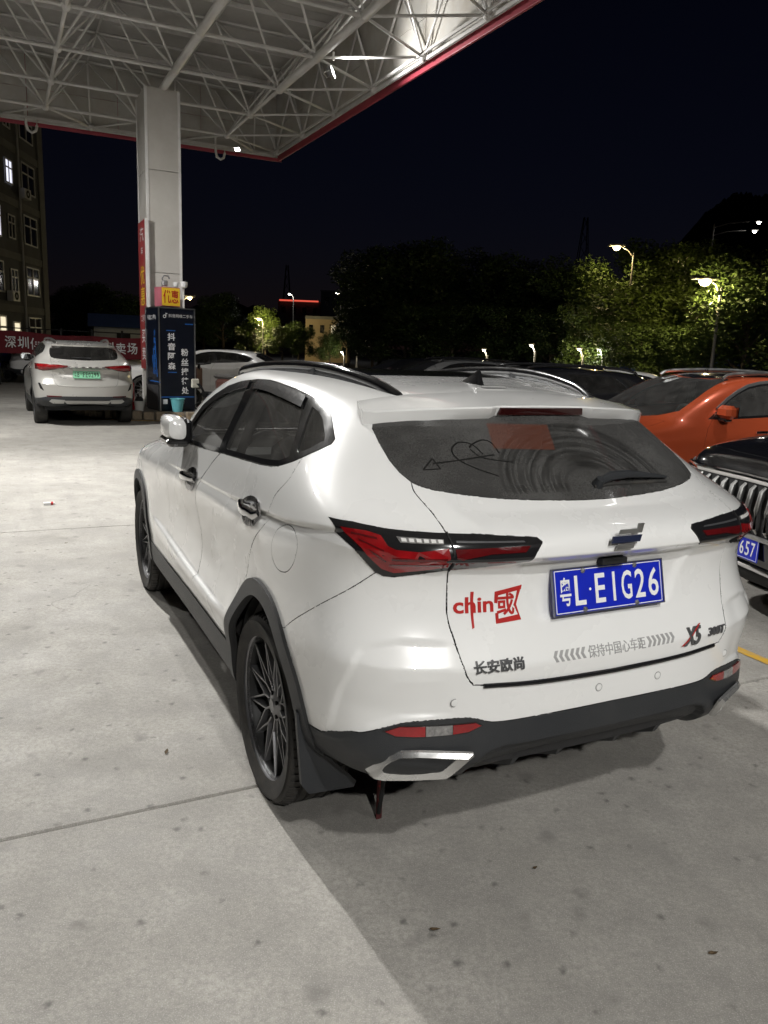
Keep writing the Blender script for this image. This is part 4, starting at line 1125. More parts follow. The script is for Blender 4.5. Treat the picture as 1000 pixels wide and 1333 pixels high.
    MB().box((0, .75, .48), (1.6, 2.6, .04)).box((0, -.28, .80), (1.30, .50, .04)).build('cabin_floor', M_SEAT, hero)
    return sh
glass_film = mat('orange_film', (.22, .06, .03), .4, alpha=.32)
hero_shell = build_hero()

# ------------------------------------------------------------------ ground
def concrete_mat():
    m = bpy.data.materials.new('worn_concrete'); m.use_nodes = True
    nt = m.node_tree; b = nt.nodes['Principled BSDF']; L = nt.links.new; N = nt.nodes.new
    tc = N('ShaderNodeTexCoord'); geo = N('ShaderNodeNewGeometry')
    P = geo.outputs['Position']
    def noise(sc, det=6, ro=.6, vec=P):
        n = N('ShaderNodeTexNoise'); n.inputs['Scale'].default_value = sc; n.inputs['Detail'].default_value = det
        n.inputs['Roughness'].default_value = ro; L(vec, n.inputs['Vector']); return n.outputs[0]
    def rmp(v, a, b_, c, d):
        n = N('ShaderNodeMapRange'); n.clamp = True
        for i, x in enumerate((a, b_, c, d)): n.inputs[i + 1].default_value = x
        L(v, n.inputs[0]); return n.outputs[0]
    def mul(a, b_):
        n = N('ShaderNodeMath'); n.operation = 'MULTIPLY'; L(a, n.inputs[0])
        if isinstance(b_, float): n.inputs[1].default_value = b_
        else: L(b_, n.inputs[1])
        return n.outputs[0]
    def mixc(f, c1, c2):
        n = N('ShaderNodeMix'); n.data_type = 'RGBA'; L(f, n.inputs[0])
        for i, c in ((6, c1), (7, c2)):
            if isinstance(c, tuple): n.inputs[i].default_value = (*c, 1)
            else: L(c, n.inputs[i])
        return n.outputs[2]
    def spots(sc, lo, hi, thr):
        """scattered blots: only some cells carry one, each with a ragged rim"""
        w = N('ShaderNodeVectorMath'); w.operation = 'ADD'; L(P, w.inputs[0])
        nz = N('ShaderNodeTexNoise'); nz.inputs['Scale'].default_value = sc * 3; nz.inputs['Detail'].default_value = 4; L(P, nz.inputs['Vector'])
        sc_ = N('ShaderNodeVectorMath'); sc_.operation = 'SCALE'; sc_.inputs[3].default_value = .5 / sc; L(nz.outputs['Color'], sc_.inputs[0]); L(sc_.outputs[0], w.inputs[1])
        v = N('ShaderNodeTexVoronoi'); v.inputs['Scale'].default_value = sc; L(w.outputs[0], v.inputs['Vector'])
        sp = N('ShaderNodeSeparateColor'); L(v.outputs['Color'], sp.inputs[0])
        return mul(rmp(v.outputs['Distance'], lo, hi, 1, 0), rmp(sp.outputs[0], thr, thr + .06, 0, 1))
    c = mixc(rmp(noise(.8, 9, .72), .38, .62, 0, 1), (.318, .302, .270), (.480, .459, .417))
    c = mixc(rmp(noise(2.6, 10, .78), .40, .62, 0, .85), c, (.262, .250, .229))
    c = mixc(rmp(noise(55, 4, .75), .35, .66, 0, .75), c, (.225, .214, .196))
    c = mixc(rmp(noise(240, 2, .6), .52, .72, 0, .6), c, (.56, .545, .515))
    c = mixc(mul(spots(1.7, .03, .26, .30), .50), c, (.19, .18, .162))
    c = mixc(mul(spots(5.5, .04, .24, .50), .6), c, (.17, .162, .15))
    c = mixc(mul(spots(14., .05, .26, .70), .8), c, (.12, .115, .107))
    c = mixc(mul(spots(2.2, .0, .055, .72), .9), c, (.04, .04, .04))
    mp = N('ShaderNodeMapping'); mp.vector_type = 'TEXTURE'; mp.inputs['Rotation'].default_value = (0, 0, .4571); mp.inputs['Scale'].default_value = (.16, 2.6, 1); L(P, mp.inputs['Vector'])
    c = mixc(mul(rmp(noise(1., 5, .6, mp.outputs[0]), .52, .75, 0, .5), rmp(noise(.35, 3), .4, .65, 0, 1)), c, (.20, .193, .18))
    vo = N('ShaderNodeTexVoronoi'); vo.feature = 'DISTANCE_TO_EDGE'; vo.inputs['Scale'].default_value = .42
    wv = N('ShaderNodeVectorMath'); wv.operation = 'ADD'; L(P, wv.inputs[0]); wn_ = N('ShaderNodeTexNoise'); wn_.inputs['Scale'].default_value = 2.4; wn_.inputs['Detail'].default_value = 7; L(P, wn_.inputs['Vector'])
    ws_ = N('ShaderNodeVectorMath'); ws_.operation = 'SCALE'; ws_.inputs[3].default_value = .55; L(wn_.outputs['Color'], ws_.inputs[0]); L(ws_.outputs[0], wv.inputs[1]); L(wv.outputs[0], vo.inputs['Vector'])
    c = mixc(mul(rmp(vo.outputs['Distance'], .0008, .003, 1, 0), rmp(noise(.5, 3), .54, .62, 0, .6)), c, (.16, .15, .14))
    L(c, b.inputs['Base Color'])
    L(rmp(noise(2., 5), .3, .7, .62, .88), b.inputs['Roughness'])
    bp = N('ShaderNodeBump'); bp.inputs['Strength'].default_value = .22; bp.inputs['Distance'].default_value = .008
    add = N('ShaderNodeMath'); L(noise(140, 5, .7), add.inputs[0]); L(mul(noise(14, 4), 1.6), add.inputs[1])
    L(add.outputs[0], bp.inputs['Height']); L(bp.outputs[0], b.inputs['Normal'])
    return m
M_CONC = concrete_mat()
M_EARTH = mat('dark_asphalt', (.045, .045, .046), .85, var=.3, vscale=.4, bump=.3, bscale=40)
ground = mk('ground', [(-900, -300, -.14), (900, -300, -.14), (900, 1500, -.14), (-900, 1500, -.14)], [(0, 1, 2, 3)], M_EARTH)
tag(ground, 'dark asphalt and concrete ground of the forecourt and the land beyond', None, None, 'structure')
CA, SA = math.cos(HYAW), math.sin(HYAW)
def c2w(x, y, z=0.): return (HX + CA * x - SA * y, HY + SA * x + CA * y, z)

fc = tag(mk('forecourt', [c2w(-24, -14, -.10), c2w(26, -14, -.10), c2w(26, 31, -.10), c2w(-24, 31, -.10)], [(0, 1, 2, 3)], mat('joint_dirt', (.06, .055, .05), .95, var=.3, vscale=5)), 'pale worn concrete forecourt cast in large slabs with narrow joints', None, None, 'structure')
SL = 4.6
def slab_mesh():
    g = .0045; h = SL / 2 - g; b = .006
    V = [(-h, -h, -.09), (h, -h, -.09), (h, h, -.09), (-h, h, -.09), (-h, -h, -b), (h, -h, -b), (h, h, -b), (-h, h, -b), (-h + b, -h + b, 0), (h - b, -h + b, 0), (h - b, h - b, 0), (-h + b, h - b, 0)]
    F = [(0, 3, 2, 1), (8, 9, 10, 11)] + [(i, (i + 1) % 4, 4 + (i + 1) % 4, 4 + i) for i in range(4)] + [(4 + i, 4 + (i + 1) % 4, 8 + (i + 1) % 4, 8 + i) for i in range(4)]
    me = bpy.data.meshes.new('slab'); me.from_pydata(V, [], F); me.materials.append(M_CONC); return me
_sm = slab_mesh()
for i in range(-5, 5):
    for j in range(-3, 6):
        o = bpy.data.objects.new('slab', _sm); COL.objects.link(o); o.parent = fc
        p = c2w(1.62 + SL * (i + .5), .045 + SL * (j + .5)); o.location = p; o.rotation_euler = (0, 0, HYAW)
# yellow bay line
M_YEL = mat('worn_yellow_paint', (.62, .36, .03), .7, dirt=(.3, .28, .25), dscale=12, damt=.8)
def stripe(x0, y0, x1, y1, w):
    d = Vector((x1 - x0, y1 - y0)); d.normalize(); n = Vector((-d.y, d.x)) * w / 2
    V = [(*c2w(x0 + n.x, y0 + n.y)[:2], .004), (*c2w(x0 - n.x, y0 - n.y)[:2], .004), (*c2w(x1 - n.x, y1 - n.y)[:2], .004), (*c2w(x1 + n.x, y1 + n.y)[:2], .004)]
    o = mk('bay_line', V, [(3, 2, 1, 0)], M_YEL); return o
tag(stripe(2.17, .52, 2.17, -1.6, .075), 'short yellow painted bay line on concrete beside white car', 'road marking', None, None)

# ------------------------------------------------------------------ filling station canopy (local x right, y away along the canopy)
CANX, CANY, CZ0, CZ1 = -3.5, 23.97, 6.9, 8.35
canopy = empty('station_canopy', (CANX, CANY, 0), HYAW, 'huge white steel space frame canopy with red edge over the forecourt', 'canopy')
M_STEEL = mat('white_painted_steel', (.76, .75, .73), .5, var=.08, vscale=1.5, dirt=(.30, .25, .19), dscale=2.2, damt=.35)
M_SHEET = mat('grey_roof_sheet', (.56, .55, .53), .65, var=.10, vscale=.7, dirt=(.22, .20, .18), dscale=1.1, damt=.35)
M_FASC = mat('fascia_sheet', (.56, .545, .51), .5, var=.06, vscale=1., dirt=(.34, .27, .18), dscale=1.6, damt=.5)
M_CRED = mat('red_fascia_trim', (.40, .06, .085), .45, var=.1, vscale=2)
W_, D_ = 26., 38.            # canopy width and depth
SP = 2.16
def can(a, b, z): return (-b, -a, z)
# roof panels and purlins
for k in range(25):
    y0 = -k * 1.5
    o = MB().box((-W_ / 2, y0 - .75, CZ1 + .16), (W_ - .1, 1.485, .05)).build('roof_panel', M_SHEET, canopy)
for k in range(34):
    MB().box((-W_ / 2, -.2 - k * 1.08, CZ1 + .08), (W_ - .2, .05, .09)).build('purlin', M_STEEL if k % 2 else M_SHEET, canopy)
# fascia: stacked sheets behind a red trim
for e in range(2):
    n = 12 if e == 0 else 17
    ln = W_ if e == 0 else D_
    for k in range(n):
        u0 = ln / n * k; u1 = ln / n * (k + 1) - .012; um = (u0 + u1) / 2
        for z0, z1 in ((6.96, 7.66), (7.672, CZ1 + .3)):
            c_ = (-um, -.02, (z0 + z1) / 2) if e == 0 else (-.02, -um, (z0 + z1) / 2)
            d_ = (u1 - u0, .03, z1 - z0) if e == 0 else (.03, u1 - u0, z1 - z0)
            MB().box(c_, d_).build('fascia_panel', M_FASC, canopy)
MB().box((-W_ / 2 + .09, .075, 6.885), (W_ + .18, .05, .16)).build('fascia_trim', M_CRED, canopy, False, .01)
MB().box((.075, -D_ / 2 + .004, 6.884), (.05, D_ - .02, .16)).build('fascia_trim', M_CRED, canopy, False, .01)
MB().box((-W_ / 2, -.10, 6.90), (W_, .05, .07)).box((-W_ / 2, -.24, 6.93), (W_, .035, .05)).build('edge_rail', M_STEEL, canopy)
MB().box((-.10, -D_ / 2, 6.901), (.05, D_ - .2, .07)).box((-.24, -D_ / 2, 6.931), (.035, D_ - .5, .05)).build('edge_rail', M_STEEL, canopy)
MB().box((.082, -D_ / 2, 7.87), (.04, D_, 1.70)).box((-W_ / 2, .082, 7.87), (W_, .04, 1.699)).build('fascia_face', M_CRED, canopy)

def tube_proto(name, r, n):
    me = bpy.data.meshes.new(name); mb = MB().cyl((0, 0, 0), (0, 0, 1), r, n); me.from_pydata(mb.v, [], mb.f); me.materials.append(M_STEEL); me.shade_smooth(); return me
T_THICK, T_MID, T_THIN, T_DIAG = tube_proto('thick_tube', .078, 12), tube_proto('mid_tube', .036, 10), tube_proto('thin_tube', .026, 8), tube_proto('diagonal_tube', .024, 8)
def bar(name, me, p, q, parent=canopy):
    p, q = Vector(p), Vector(q); d = q - p
    o = bpy.data.objects.new(name, me); COL.objects.link(o); o.parent = parent
    o.location = p; o.rotation_mode = 'QUATERNION'; o.rotation_quaternion = d.to_track_quat('Z', 'Y'); o.scale = (1, 1, d.length)
    return o
_ball = bpy.data.meshes.new('node_ball'); _mb = MB().lathe([(0, -.09), (.06, -.07), (.09, 0), (.06, .07), (0, .09)], 10); _ball.from_pydata(_mb.v, [], _mb.f); _ball.materials.append(M_STEEL); _ball.shade_smooth()
def node(p):
    o = bpy.data.objects.new('node_ball', _ball); COL.objects.link(o); o.parent = canopy; o.location = p
NA, NB = 6, 6
low = {(i, j): can(1.6 + SP * i, 1.85 + SP * j, CZ0) for i in range(NA) for j in range(NB)}
up = {(i, j): can(.52 + SP * i, .77 + SP * j, CZ1) for i in range(NA + 1) for j in range(NB + 1)}
for k, p in low.items(): node(p)
for (i, j), p in low.items():
    if (i + 1, j) in low: bar('chord_tube', T_THICK if j in (0, 1) and j != 2 and (j == 0 and i >= 2 or j == 1 and i >= 1) else T_MID, p, low[(i + 1, j)])
    if (i, j + 1) in low: bar('chord_tube', T_MID, p, low[(i, j + 1)])
    for u_ in ((i, j), (i + 1, j), (i, j + 1), (i + 1, j + 1)): bar('diagonal_tube', T_DIAG, p, up[u_])
for (i, j), p in up.items():
    if (i + 1, j) in up: bar('chord_tube', T_THIN, p, up[(i + 1, j)])
    if (i, j + 1) in up: bar('chord_tube', T_THIN, p, up[(i, j + 1)])
edge_r = [can(.45 + SP * i, .14, CZ0 + .03) for i in range(NA + 1)]
edge_f = [can(.14, .70 + SP * j, CZ0 + .03) for j in range(NB + 1)]
for i, p in enumerate(edge_r):
    node(p)
    for k in (i - 1, i):
        if (k, 0) in low: bar('edge_tube', T_THIN, p, low[(k, 0)])
    bar('edge_tube', T_DIAG, p, up[(i, 0)])
    bar('edge_tube', T_DIAG, p, Vector(can(.45 + SP * i - SP / 2, .1, CZ1)))
    bar('edge_tube', T_DIAG, p, Vector(can(.45 + SP * i + SP / 2, .1, CZ1)))
for j, p in enumerate(edge_f):
    if j: node(p)
    for k in (j - 1, j):
        if (0, k) in low: bar('edge_tube', T_THIN, p, low[(0, k)])
    bar('edge_tube', T_DIAG, p, up[(0, j)])
    bar('edge_tube', T_DIAG, p, Vector(can(.1, .70 + SP * j + SP / 2, CZ1)))
# drain hooks below the far edge
for a_, b_ in ((.16, 6.55), (.16, 1.80)):
    x_, y_, z_ = can(a_, b_, CZ0)
    MB().tube([(x_, y_ - .05, z_ + .35), (x_, y_ - .05, z_ - .12), (x_ + .04, y_ - .05, z_ - .26), (x_ + .13, y_ - .05, z_ - .31), (x_ + .22, y_ - .05, z_ - .26), (x_ + .25, y_ - .05, z_ - .14), (x_ + .25, y_ - .05, z_ - .02)], .035, 8).build('drain_hook', M_STEEL, canopy, True)

# ------------------------------------------------------------------ floodlights (the lamps that light the place, plus added fill lamps)
def floodlight(p, aim, power, label, size=.14, angle=118, col=(1., .985, .955), blend=.7, lit=30., k=1.):
    """box floodlight on a bracket; carries its own lamp"""
    p, aim = Vector(p), Vector(aim)
    r = empty('floodlight', p, 0, label, 'floodlight', 'floodlights under the canopy')
    d = (aim - p).normalized(); q = d.to_track_quat('-Z', 'Y').to_matrix().to_4x4()
    h = MB().bbox((0, 0, .05), (.34, .26, .10), .02); ho = h.build('housing', mat('lamp_grey', (.35, .35, .35), .45, metal=.4, var=.1), r, True); ho.matrix_local = q
    for k_ in range(5):
        f = MB().box((-.12 + .06 * k_, 0, .115), (.008, .22, .035)).build('cooling_fin', MATS['lamp_grey'], r); f.matrix_local = q; f.scale = (k, k, k)
    g = MB().box((0, 0, -.004), (.29, .21, .006)).build('lens', mat('lit_lens', (1, 1, 1), .3, emit=col, estr=lit), r); g.matrix_local = q
    b = MB().tube([(-.19, 0, .05), (-.19, 0, .22), (.19, 0, .22), (.19, 0, .05)], .012, 6).build('bracket', M_STEEL, r); b.rotation_euler = q.to_euler()
    for o_ in (ho, g, b): o_.scale = (k, k, k)
    l = bpy.data.lights.new('flood_lamp', 'SPOT'); l.energy = power; l.color = col; l.spot_size = rad(angle); l.spot_blend = blend; l.shadow_soft_size = size
    o = bpy.data.objects.new('flood_lamp', l); COL.objects.link(o); o.parent = r; o.location = d * .03; o.rotation_mode = 'QUATERNION'; o.rotation_quaternion = d.to_track_quat('-Z', 'Y')
    return r
def cw(a, b, z): return (CANX + CA * -b - SA * -a, CANY + SA * -b + CA * -a, z)
def local_flood(x, y, ax_, ay_, power, label, **k):
    return floodlight(c2w(x, y, 6.72), c2w(ax_, ay_, 0), power, label, **k)
LIGHTS = [
 local_flood(-2.0, 8.2, -.6, 3.0, FL['A'], 'floodlight high under the canopy ahead of the white car', size=.12),
 local_flood(-.9, -6.3, .0, -2.2, FL['B'], 'floodlight high under the canopy behind the camera', size=.14),
 local_flood(-2.7, -9.6, -1.0, -1.8, FL['C'], 'floodlight high under the canopy behind and left of the camera', size=.12, angle=104),
 local_flood(-4.6, 10.8, -1.6, 13.0, FL['E'], 'floodlight high under the canopy left of the silver car', size=.2, angle=125),
 local_flood(-4.6, 8.0, -4.2, 6.6, FL['I'], 'added fill floodlight under the canopy between silver and white cars', size=.2, angle=130),  # unseen lamp added to lift the far concrete and the car's left side
 local_flood(3.2, -9.0, 1.5, -1.5, FL['J'], 'added fill floodlight under the canopy behind and right of the camera', size=.3, angle=104),  # unseen weak lamp, added as soft fill from behind
 local_flood(5.2, .6, 9.5, 5.2, FL['H'], 'added fill floodlight under the right canopy edge', size=.14, angle=84),  # unseen narrow lamp added to brighten the orange and black cars
 floodlight(cw(8.35, 1.62, 6.62), cw(9.6, -.2, 7.35), FL['F'], 'lit floodlight on the canopy node near the red edge, shining on the fascia', angle=120, size=.08, lit=40, k=.7),
 floodlight(cw(1.5, 1.55, 6.62), cw(4.3, 3.9, 2.5), FL['G'], 'small lit floodlight at the far corner of the canopy', angle=100, size=.1, lit=40, k=.45),
]
for o in LIGHTS:
    # a drop rod from the frame to every lamp
    p = o.location
    rod = MB().cyl((0, 0, .2), (0, 0, .34), .02, 8).build('drop_rod', M_STEEL, o)

# ------------------------------------------------------------------ the pillar and its island
CPX, CPY = -4.05, -4.15
col = empty('canopy_pillar', (0, 0, 0), 0, 'tall clad white canopy pillar standing on the stone island', 'pillar'); 
col.location = (CANX + CA * CPX - SA * CPY, CANY + SA * CPX + CA * CPY, 0); col.rotation_euler = (0, 0, HYAW)
M_CLAD = mat('pillar_cladding', (.56, .54, .50), .45, var=.06, vscale=.8, dirt=(.33, .29, .24), dscale=.9, damt=.4)
for z0, z1 in ((.1, 1.02), (1.03, 3.10), (3.11, 5.22), (5.23, 6.86)):
    MB().box((0, -.55, (z0 + z1) / 2), (.66, .03, z1 - z0)).build('cladding_sheet', M_CLAD, col, False, .006)
    MB().box((0, .55, (z0 + z1) / 2), (.66, .03, z1 - z0)).build('cladding_sheet', M_CLAD, col)
    MB().box((-.345, 0, (z0 + z1) / 2), (.03, 1.04, z1 - z0)).build('cladding_sheet', M_CLAD, col, False, .006)
    MB().box((.345, 0, (z0 + z1) / 2), (.03, 1.04, z1 - z0)).build('cladding_sheet', M_CLAD, col)
for sx in (-1, 1):
    for sy in (-1, 1):
        MB().box((sx * .345, sy * .55, 3.48), (.055, .055, 6.74)).build('corner_trim', M_STEEL, col)
MB().box((0, 0, 6.80), (.6, .6, .14)).build('pillar_cap', M_STEEL, col)
MB().cyl((.41, .1, .2), (.41, .1, 4.15), .045, 10).build('downpipe', M_STEEL, col, True)
# tall red sign on the pillar's left side
sg = empty('pillar_sign', (0, 0, 0), HYAW, 'tall narrow red sign with white lettering on the pillar side', 'sign'); sg.location = col.location
M_SIGNRED = mat('faded_red_sign', (.30, .028, .03), .5, var=.12, vscale=2, dirt=(.3, .2, .18), dscale=3, damt=.35)
MB().box((-.40, -.16, 2.60), (.05, .95, 3.20)).build('sign_board', M_SIGNRED, sg)
MB().box((-.395, -.66, 2.60), (.075, .05, 3.22)).build('sign_edge', M_STEEL, sg)
for s_, z_, w_, h_, c_ in (('汽', 3.92, .5, .30, 0), ('车', 3.58, .3, .16, 0), ('优', 3.05, .55, .4, 1), ('惠', 2.60, .55, .4, 1), ('二手车', 2.12, .6, .16, 0), ('买', 1.72, .5, .3, 0), ('卖', 1.34, .5, .3, 0)):
    V, F = fit_text(s_, w_, h_, bold=.01)
    mk('sign_lettering', [(-.427, -.16 - v[0], z_ + v[1]) for v in V], F, M_PLATEW if not c_ else mat('sign_yellow', (.75, .5, .03), .5, var=.1), sg)

# island with a stone kerb
ISL = empty('pillar_island', (0, 0, 0), 0, 'low island with rough stone kerb round the pillar foot', 'kerb')
ctr = Vector((col.location.x + .35, col.location.y + .15)); M_STONE = mat('kerb_stone', (.26, .21, .15), .85, var=.35, vscale=6, bump=.6, bscale=25)
M_MORT = mat('mortar', (.17, .155, .135), .9, var=.2, vscale=10)
def isl(t, k=0.): 
    c_, s_ = math.cos(t), math.sin(t); a_, b_ = 2.35 + k, 2.0 + k
    x_, y_ = a_ * math.copysign(abs(c_) ** .7, c_), b_ * math.copysign(abs(s_) ** .7, s_)
    return (ctr.x + CA * x_ - SA * y_, ctr.y + SA * x_ + CA * y_)
n = 64
V = [(*isl(2 * math.pi * i / n, -.16), .15) for i in range(n)] + [(*isl(2 * math.pi * i / n, -.12), 0) for i in range(n)]
mk('island_top', V, [tuple(range(n))] + [(i, n + i, n + (i + 1) % n, (i + 1) % n) for i in range(n)], M_MORT, ISL)
random.seed(4)
for i in range(60):
    t0 = 2 * math.pi * i / 60; p = Vector(isl(t0 + .05)); q = Vector(isl(t0 - .045)); d = q - p
    mb = MB(); hh = .17 + random.uniform(-.015, .02)
    mb.bbox((0, 0, hh / 2), (d.length, .16 + random.uniform(-.02, .02), hh), .02)
    o = mb.build('kerb_stone', M_STONE, ISL); m_ = (p + q) / 2; o.location = (m_.x, m_.y, 0); o.rotation_euler = (0, 0, math.atan2(d.y, d.x))
# yellow line along the kerb foot
V = []; rng = [math.pi * (1.0 + i / 40 * .9) for i in range(41)]
for t in rng: V += [(*isl(t, .14), .004), (*isl(t, .26), .004)]
tag(mk('kerb_line', V, [(2 * i, 2 * i + 1, 2 * i + 3, 2 * i + 2) for i in range(40)], M_YEL), 'worn yellow line on concrete along the island kerb', 'road marking')

# ------------------------------------------------------------------ black light box with vertical lettering
KX, KY = -4.84, 17.5
kio = empty('display_box', (KX, KY, .15), HYAW + .19, 'tall black display box with vertical white characters in front of the pillar', 'display box')
M_BOX = mat('navy_print', (.004, .006, .013), .35, coat=.3, var=.3, vscale=2.5)
M_NEON = mat('print_blue', (.02, .12, .42), .4, var=.3, vscale=4)
KW, KD, KH = .80, .78, 2.18
MB().box((0, 0, KH / 2), (KW, KD, KH)).build('box_body', M_BOX, kio)
fr = M_BADGE
for sx in (-1, 1):
    for sy in (-1, 1): MB().box((sx * KW / 2, sy * KD / 2, KH / 2), (.025, .025, KH + .02)).build('box_frame', M_SATIN, kio)
for sy in (-1, 1):
    MB().box((0, sy * KD / 2, KH), (KW, .026, .026)).build('box_frame', M_SATIN, kio)
MB().box((-KW / 2, 0, KH), (.026, KD, .026)).build('box_frame', M_SATIN, kio)
def kt(name, s_, x_, z_, w_, h_, m_, face=0, **k):
    V, F = fit_text(s_, w_, h_, **k)
    if face == 0: W = [(x_ + v[0], -KD / 2 - .003, z_ + v[1]) for v in V]
    else: W = [(-KW / 2 - .003, -x_ - v[0], z_ + v[1]) for v in V]
    return mk(name, W, F, m_, kio)
for k, ch in enumerate('抖音阿森'): kt('box_lettering', ch, -.13, 1.58 - k * .205, .17, .155, M_PLATEW, bold=.02)
for k, ch in enumerate('粉丝接待处'): kt('box_lettering', ch, .165, 1.26 - k * .205, .165, .155, M_PLATEW, bold=.02)
kt('box_lettering', '抖音网络二手车', .085, 2.02, .54, .07, M_PLATEW)
nt_ = MB().lathe([(.022, 0), (.034, 0), (.034, .002), (.022, .002)], 16, frame((-.275, -KD / 2 - .003, 2.0), (1, 0, 0), (0, 0, 1))).box((-.245, -KD / 2 - .004, 2.035), (.012, .002, .08)).box((-.228, -KD / 2 - .004, 2.058), (.03, .002, .014))
nt_.build('note_symbol', M_PLATEW, kio)
for x_, z_, w_ in ((-.14, 1.71, .2), (-.12, .83, .2), (.27, 1.86, .18), (0, .30, .76)):
    MB().box((x_, -KD / 2 - .003, z_), (w_, .003, .018)).build('blue_bar', M_NEON, kio)
kt('box_lettering', '抖音二手车', -.02, 1.98, .5, .10, M_PLATEW, 1)
for k, ch in enumerate('全国最低价格'): kt('box_lettering', ch, .13, 1.66 - k * .17, .10, .12, M_NEON, 1, bold=.02)
MB().box((-KW / 2 - .004, -.12, .62), (.004, .62, .02)).build('blue_bar', M_NEON, kio)
for a_, z_, r_ in ((-.08, 1.1, .75), (-.19, 1.05, .55), (-.26, .98, .4)):
    o = MB().box((-KW / 2 - .004, 0, 0), (.004, .035, r_)).build('blue_bar', M_NEON, kio); o.location = (0, a_ * -1 - .28, z_); o.rotation_euler = (-.12, 0, 0)
MB().box((-KW / 2 - .012, .02, .28), (.02, .70, .52)).build('metal_panel', mat('panel_grey', (.10, .10, .105), .4, metal=.5, var=.15), kio)
MB().box((-.29, -KD / 2 - .004, .20), (.10, .004, .10)).build('printed_square', M_PLATEW, kio)
# sign box on top, a little camera and lamp on a bow
sb = empty('roof_sign', (KX, KY, .15 + KH), HYAW + .19, 'small yellow sign box with red characters on the display box', 'sign')
MB().box((-.04, .03, .24), (.42, .40, .40)).build('sign_body', mat('pink_sign_side', (.46, .13, .17), .5, var=.1, vscale=4), sb)
MB().box((-.04, -.176, .24), (.40, .006, .37)).build('sign_face', mat('sign_face_yellow', (.62, .40, .02), .5, var=.1, vscale=6, emit=(1, .62, .05), estr=.12), sb)
V, F = fit_text('优惠', .34, .28, bold=.02); mk('sign_lettering', [(-.04 + v[0], -.181, .24 + v[1]) for v in V], F, M_STICKRED, sb)
MB().tube([(-.16, 0, .44), (-.16, 0, .62), (-.12, 0, .68), (-.02, 0, .68), (.0, 0, .62)], .018, 6).build('bow_pipe', mat('grey_pipe', (.25, .25, .25), .5), sb)
MB().bbox((-.13, -.06, .52), (.12, .1, .12), .02).build('camera_body', mat('lamp_grey', (.35, .35, .35), .45), sb)
sc_ = empty('security_camera', (KX + .33, KY - .1, .15 + KH), HYAW, 'white dome security camera beside the yellow sign box', 'camera')
MB().cyl((0, 0, 0), (0, 0, .46), .02, 8).build('camera_post', M_STEEL, sc_)
MB().lathe([(0, -.075), (.06, -.05), (.075, 0), (.075, .06), (0, .07)], 14, Matrix.Translation((0, -.06, .50))).build('camera_dome', M_PLATEW, sc_, True)
MB().lathe([(0, -.06), (.05, -.04), (.06, 0), (.06, .05), (0, .06)], 14, Matrix.Translation((-.17, -.06, .49))).build('camera_dome', M_PLATEW, sc_, True)

# buckets, cabinet, sockets, scooter on the island
def bucket(name, loc, r0, r1, h, m_, label):
    b = empty(name, loc, 0, label, 'bucket')
    MB().lathe([(0, .006), (r0 * .96, .006), (r0, 0), (r1, h), (r1 + .015, h), (r1 + .015, h + .015), (r1 - .008, h + .012), (r0 - .008, .02), (0, .02)], 24).build('tub', m_, b, True)
    MB().tube([(r1 * math.cos(t * .3), r1 * .9 * math.sin(t * .3), h - .04 - .10 * math.sin(t * .3)) for t in range(11)], .006, 6).build('bail', M_SATIN, b)
    return b
kw = lambda x_, y_, z_=.15: (KX + math.cos(HYAW + .19) * x_ - math.sin(HYAW + .19) * y_, KY + math.sin(HYAW + .19) * x_ + math.cos(HYAW + .19) * y_, z_)
bucket('bucket', kw(-.10, -.60), .10, .145, .27, mat('cyan_plastic', (.16, .50, .55), .4, var=.06, vscale=8), 'light blue plastic bucket in front of the black display box')
b2 = bucket('bucket', kw(-.83, -.30), .085, .11, .20, mat('white_plastic', (.62, .60, .56), .45, var=.06), 'small white paint bucket with dark lump left of the display box')
MB().bbox((0, 0, .24), (.17, .15, .14), .05).build('bucket_contents', M_DARK, b2)
cb = empty('fire_cabinet', kw(-1.05, -.02), HYAW + .19, 'red metal fire cabinet standing at the pillar foot', 'cabinet')
MB().box((0, 0, .30), (.36, .22, .58)).build('cabinet_body', mat('fire_red', (.36, .015, .02), .4, var=.1, vscale=6), cb, False, .01)
MB().box((0, -.115, .30), (.31, .012, .50)).build('cabinet_door', MATS['fire_red'], cb, False, .004)
MB().cyl((.11, -.12, .28), (.11, -.12, .36), .008, 6).build('handle', M_CHROME, cb)
so = empty('charging_socket', kw(.43, -.42, .15), HYAW + .19, 'white socket box with hanging cables on the display box edge', 'socket')
MB().bbox((-.06, -.04, .60), (.17, .08, .20), .02).build('socket_box', mat('ivory_plastic', (.58, .56, .48), .5, var=.06), so)
for k in range(3):
    MB().tube(smooth_line([(-.04 + .03 * k, -.08, .60), (.06 + .02 * k, -.13, .45), (.08 + .04 * k, -.14, .2), (.0 + .06 * k, -.2, .03)], 5), .011, 6).build('cable', M_DARK, so)
MB().tube([(.10 * math.cos(t * .5) - .06, -.25, .11 + .09 * math.sin(t * .5)) for t in range(26)], .012, 6).build('cable', M_DARK, so)
sct = empty('scooter', kw(.95, -.05), 1.2, 'dark electric scooter parked right of the black display box', 'scooter')
for yy in (-.5, .5):
    w_ = MB().lathe([(.13, -.035), (.20, -.045), (.225, 0), (.20, .045), (.13, .035)], 24, Matrix.Translation((0, yy, .225)) @ Matrix.Rotation(math.pi / 2, 4, 'Y')).build('wheel', M_RUBBER, sct, True)
    MB().cyl((-.03, yy, .225), (.03, yy, .225), .12, 16).build('rim', M_RIM, w_)
MB().bbox((0, -.12, .33), (.26, .72, .12), .04).build('floorboard', M_PLASTIC, sct)
MB().bbox((0, -.38, .55), (.24, .52, .34), .08).build('body_shell', mat('brown_shell', (.11, .05, .04), .35, coat=.4, var=.1), sct)
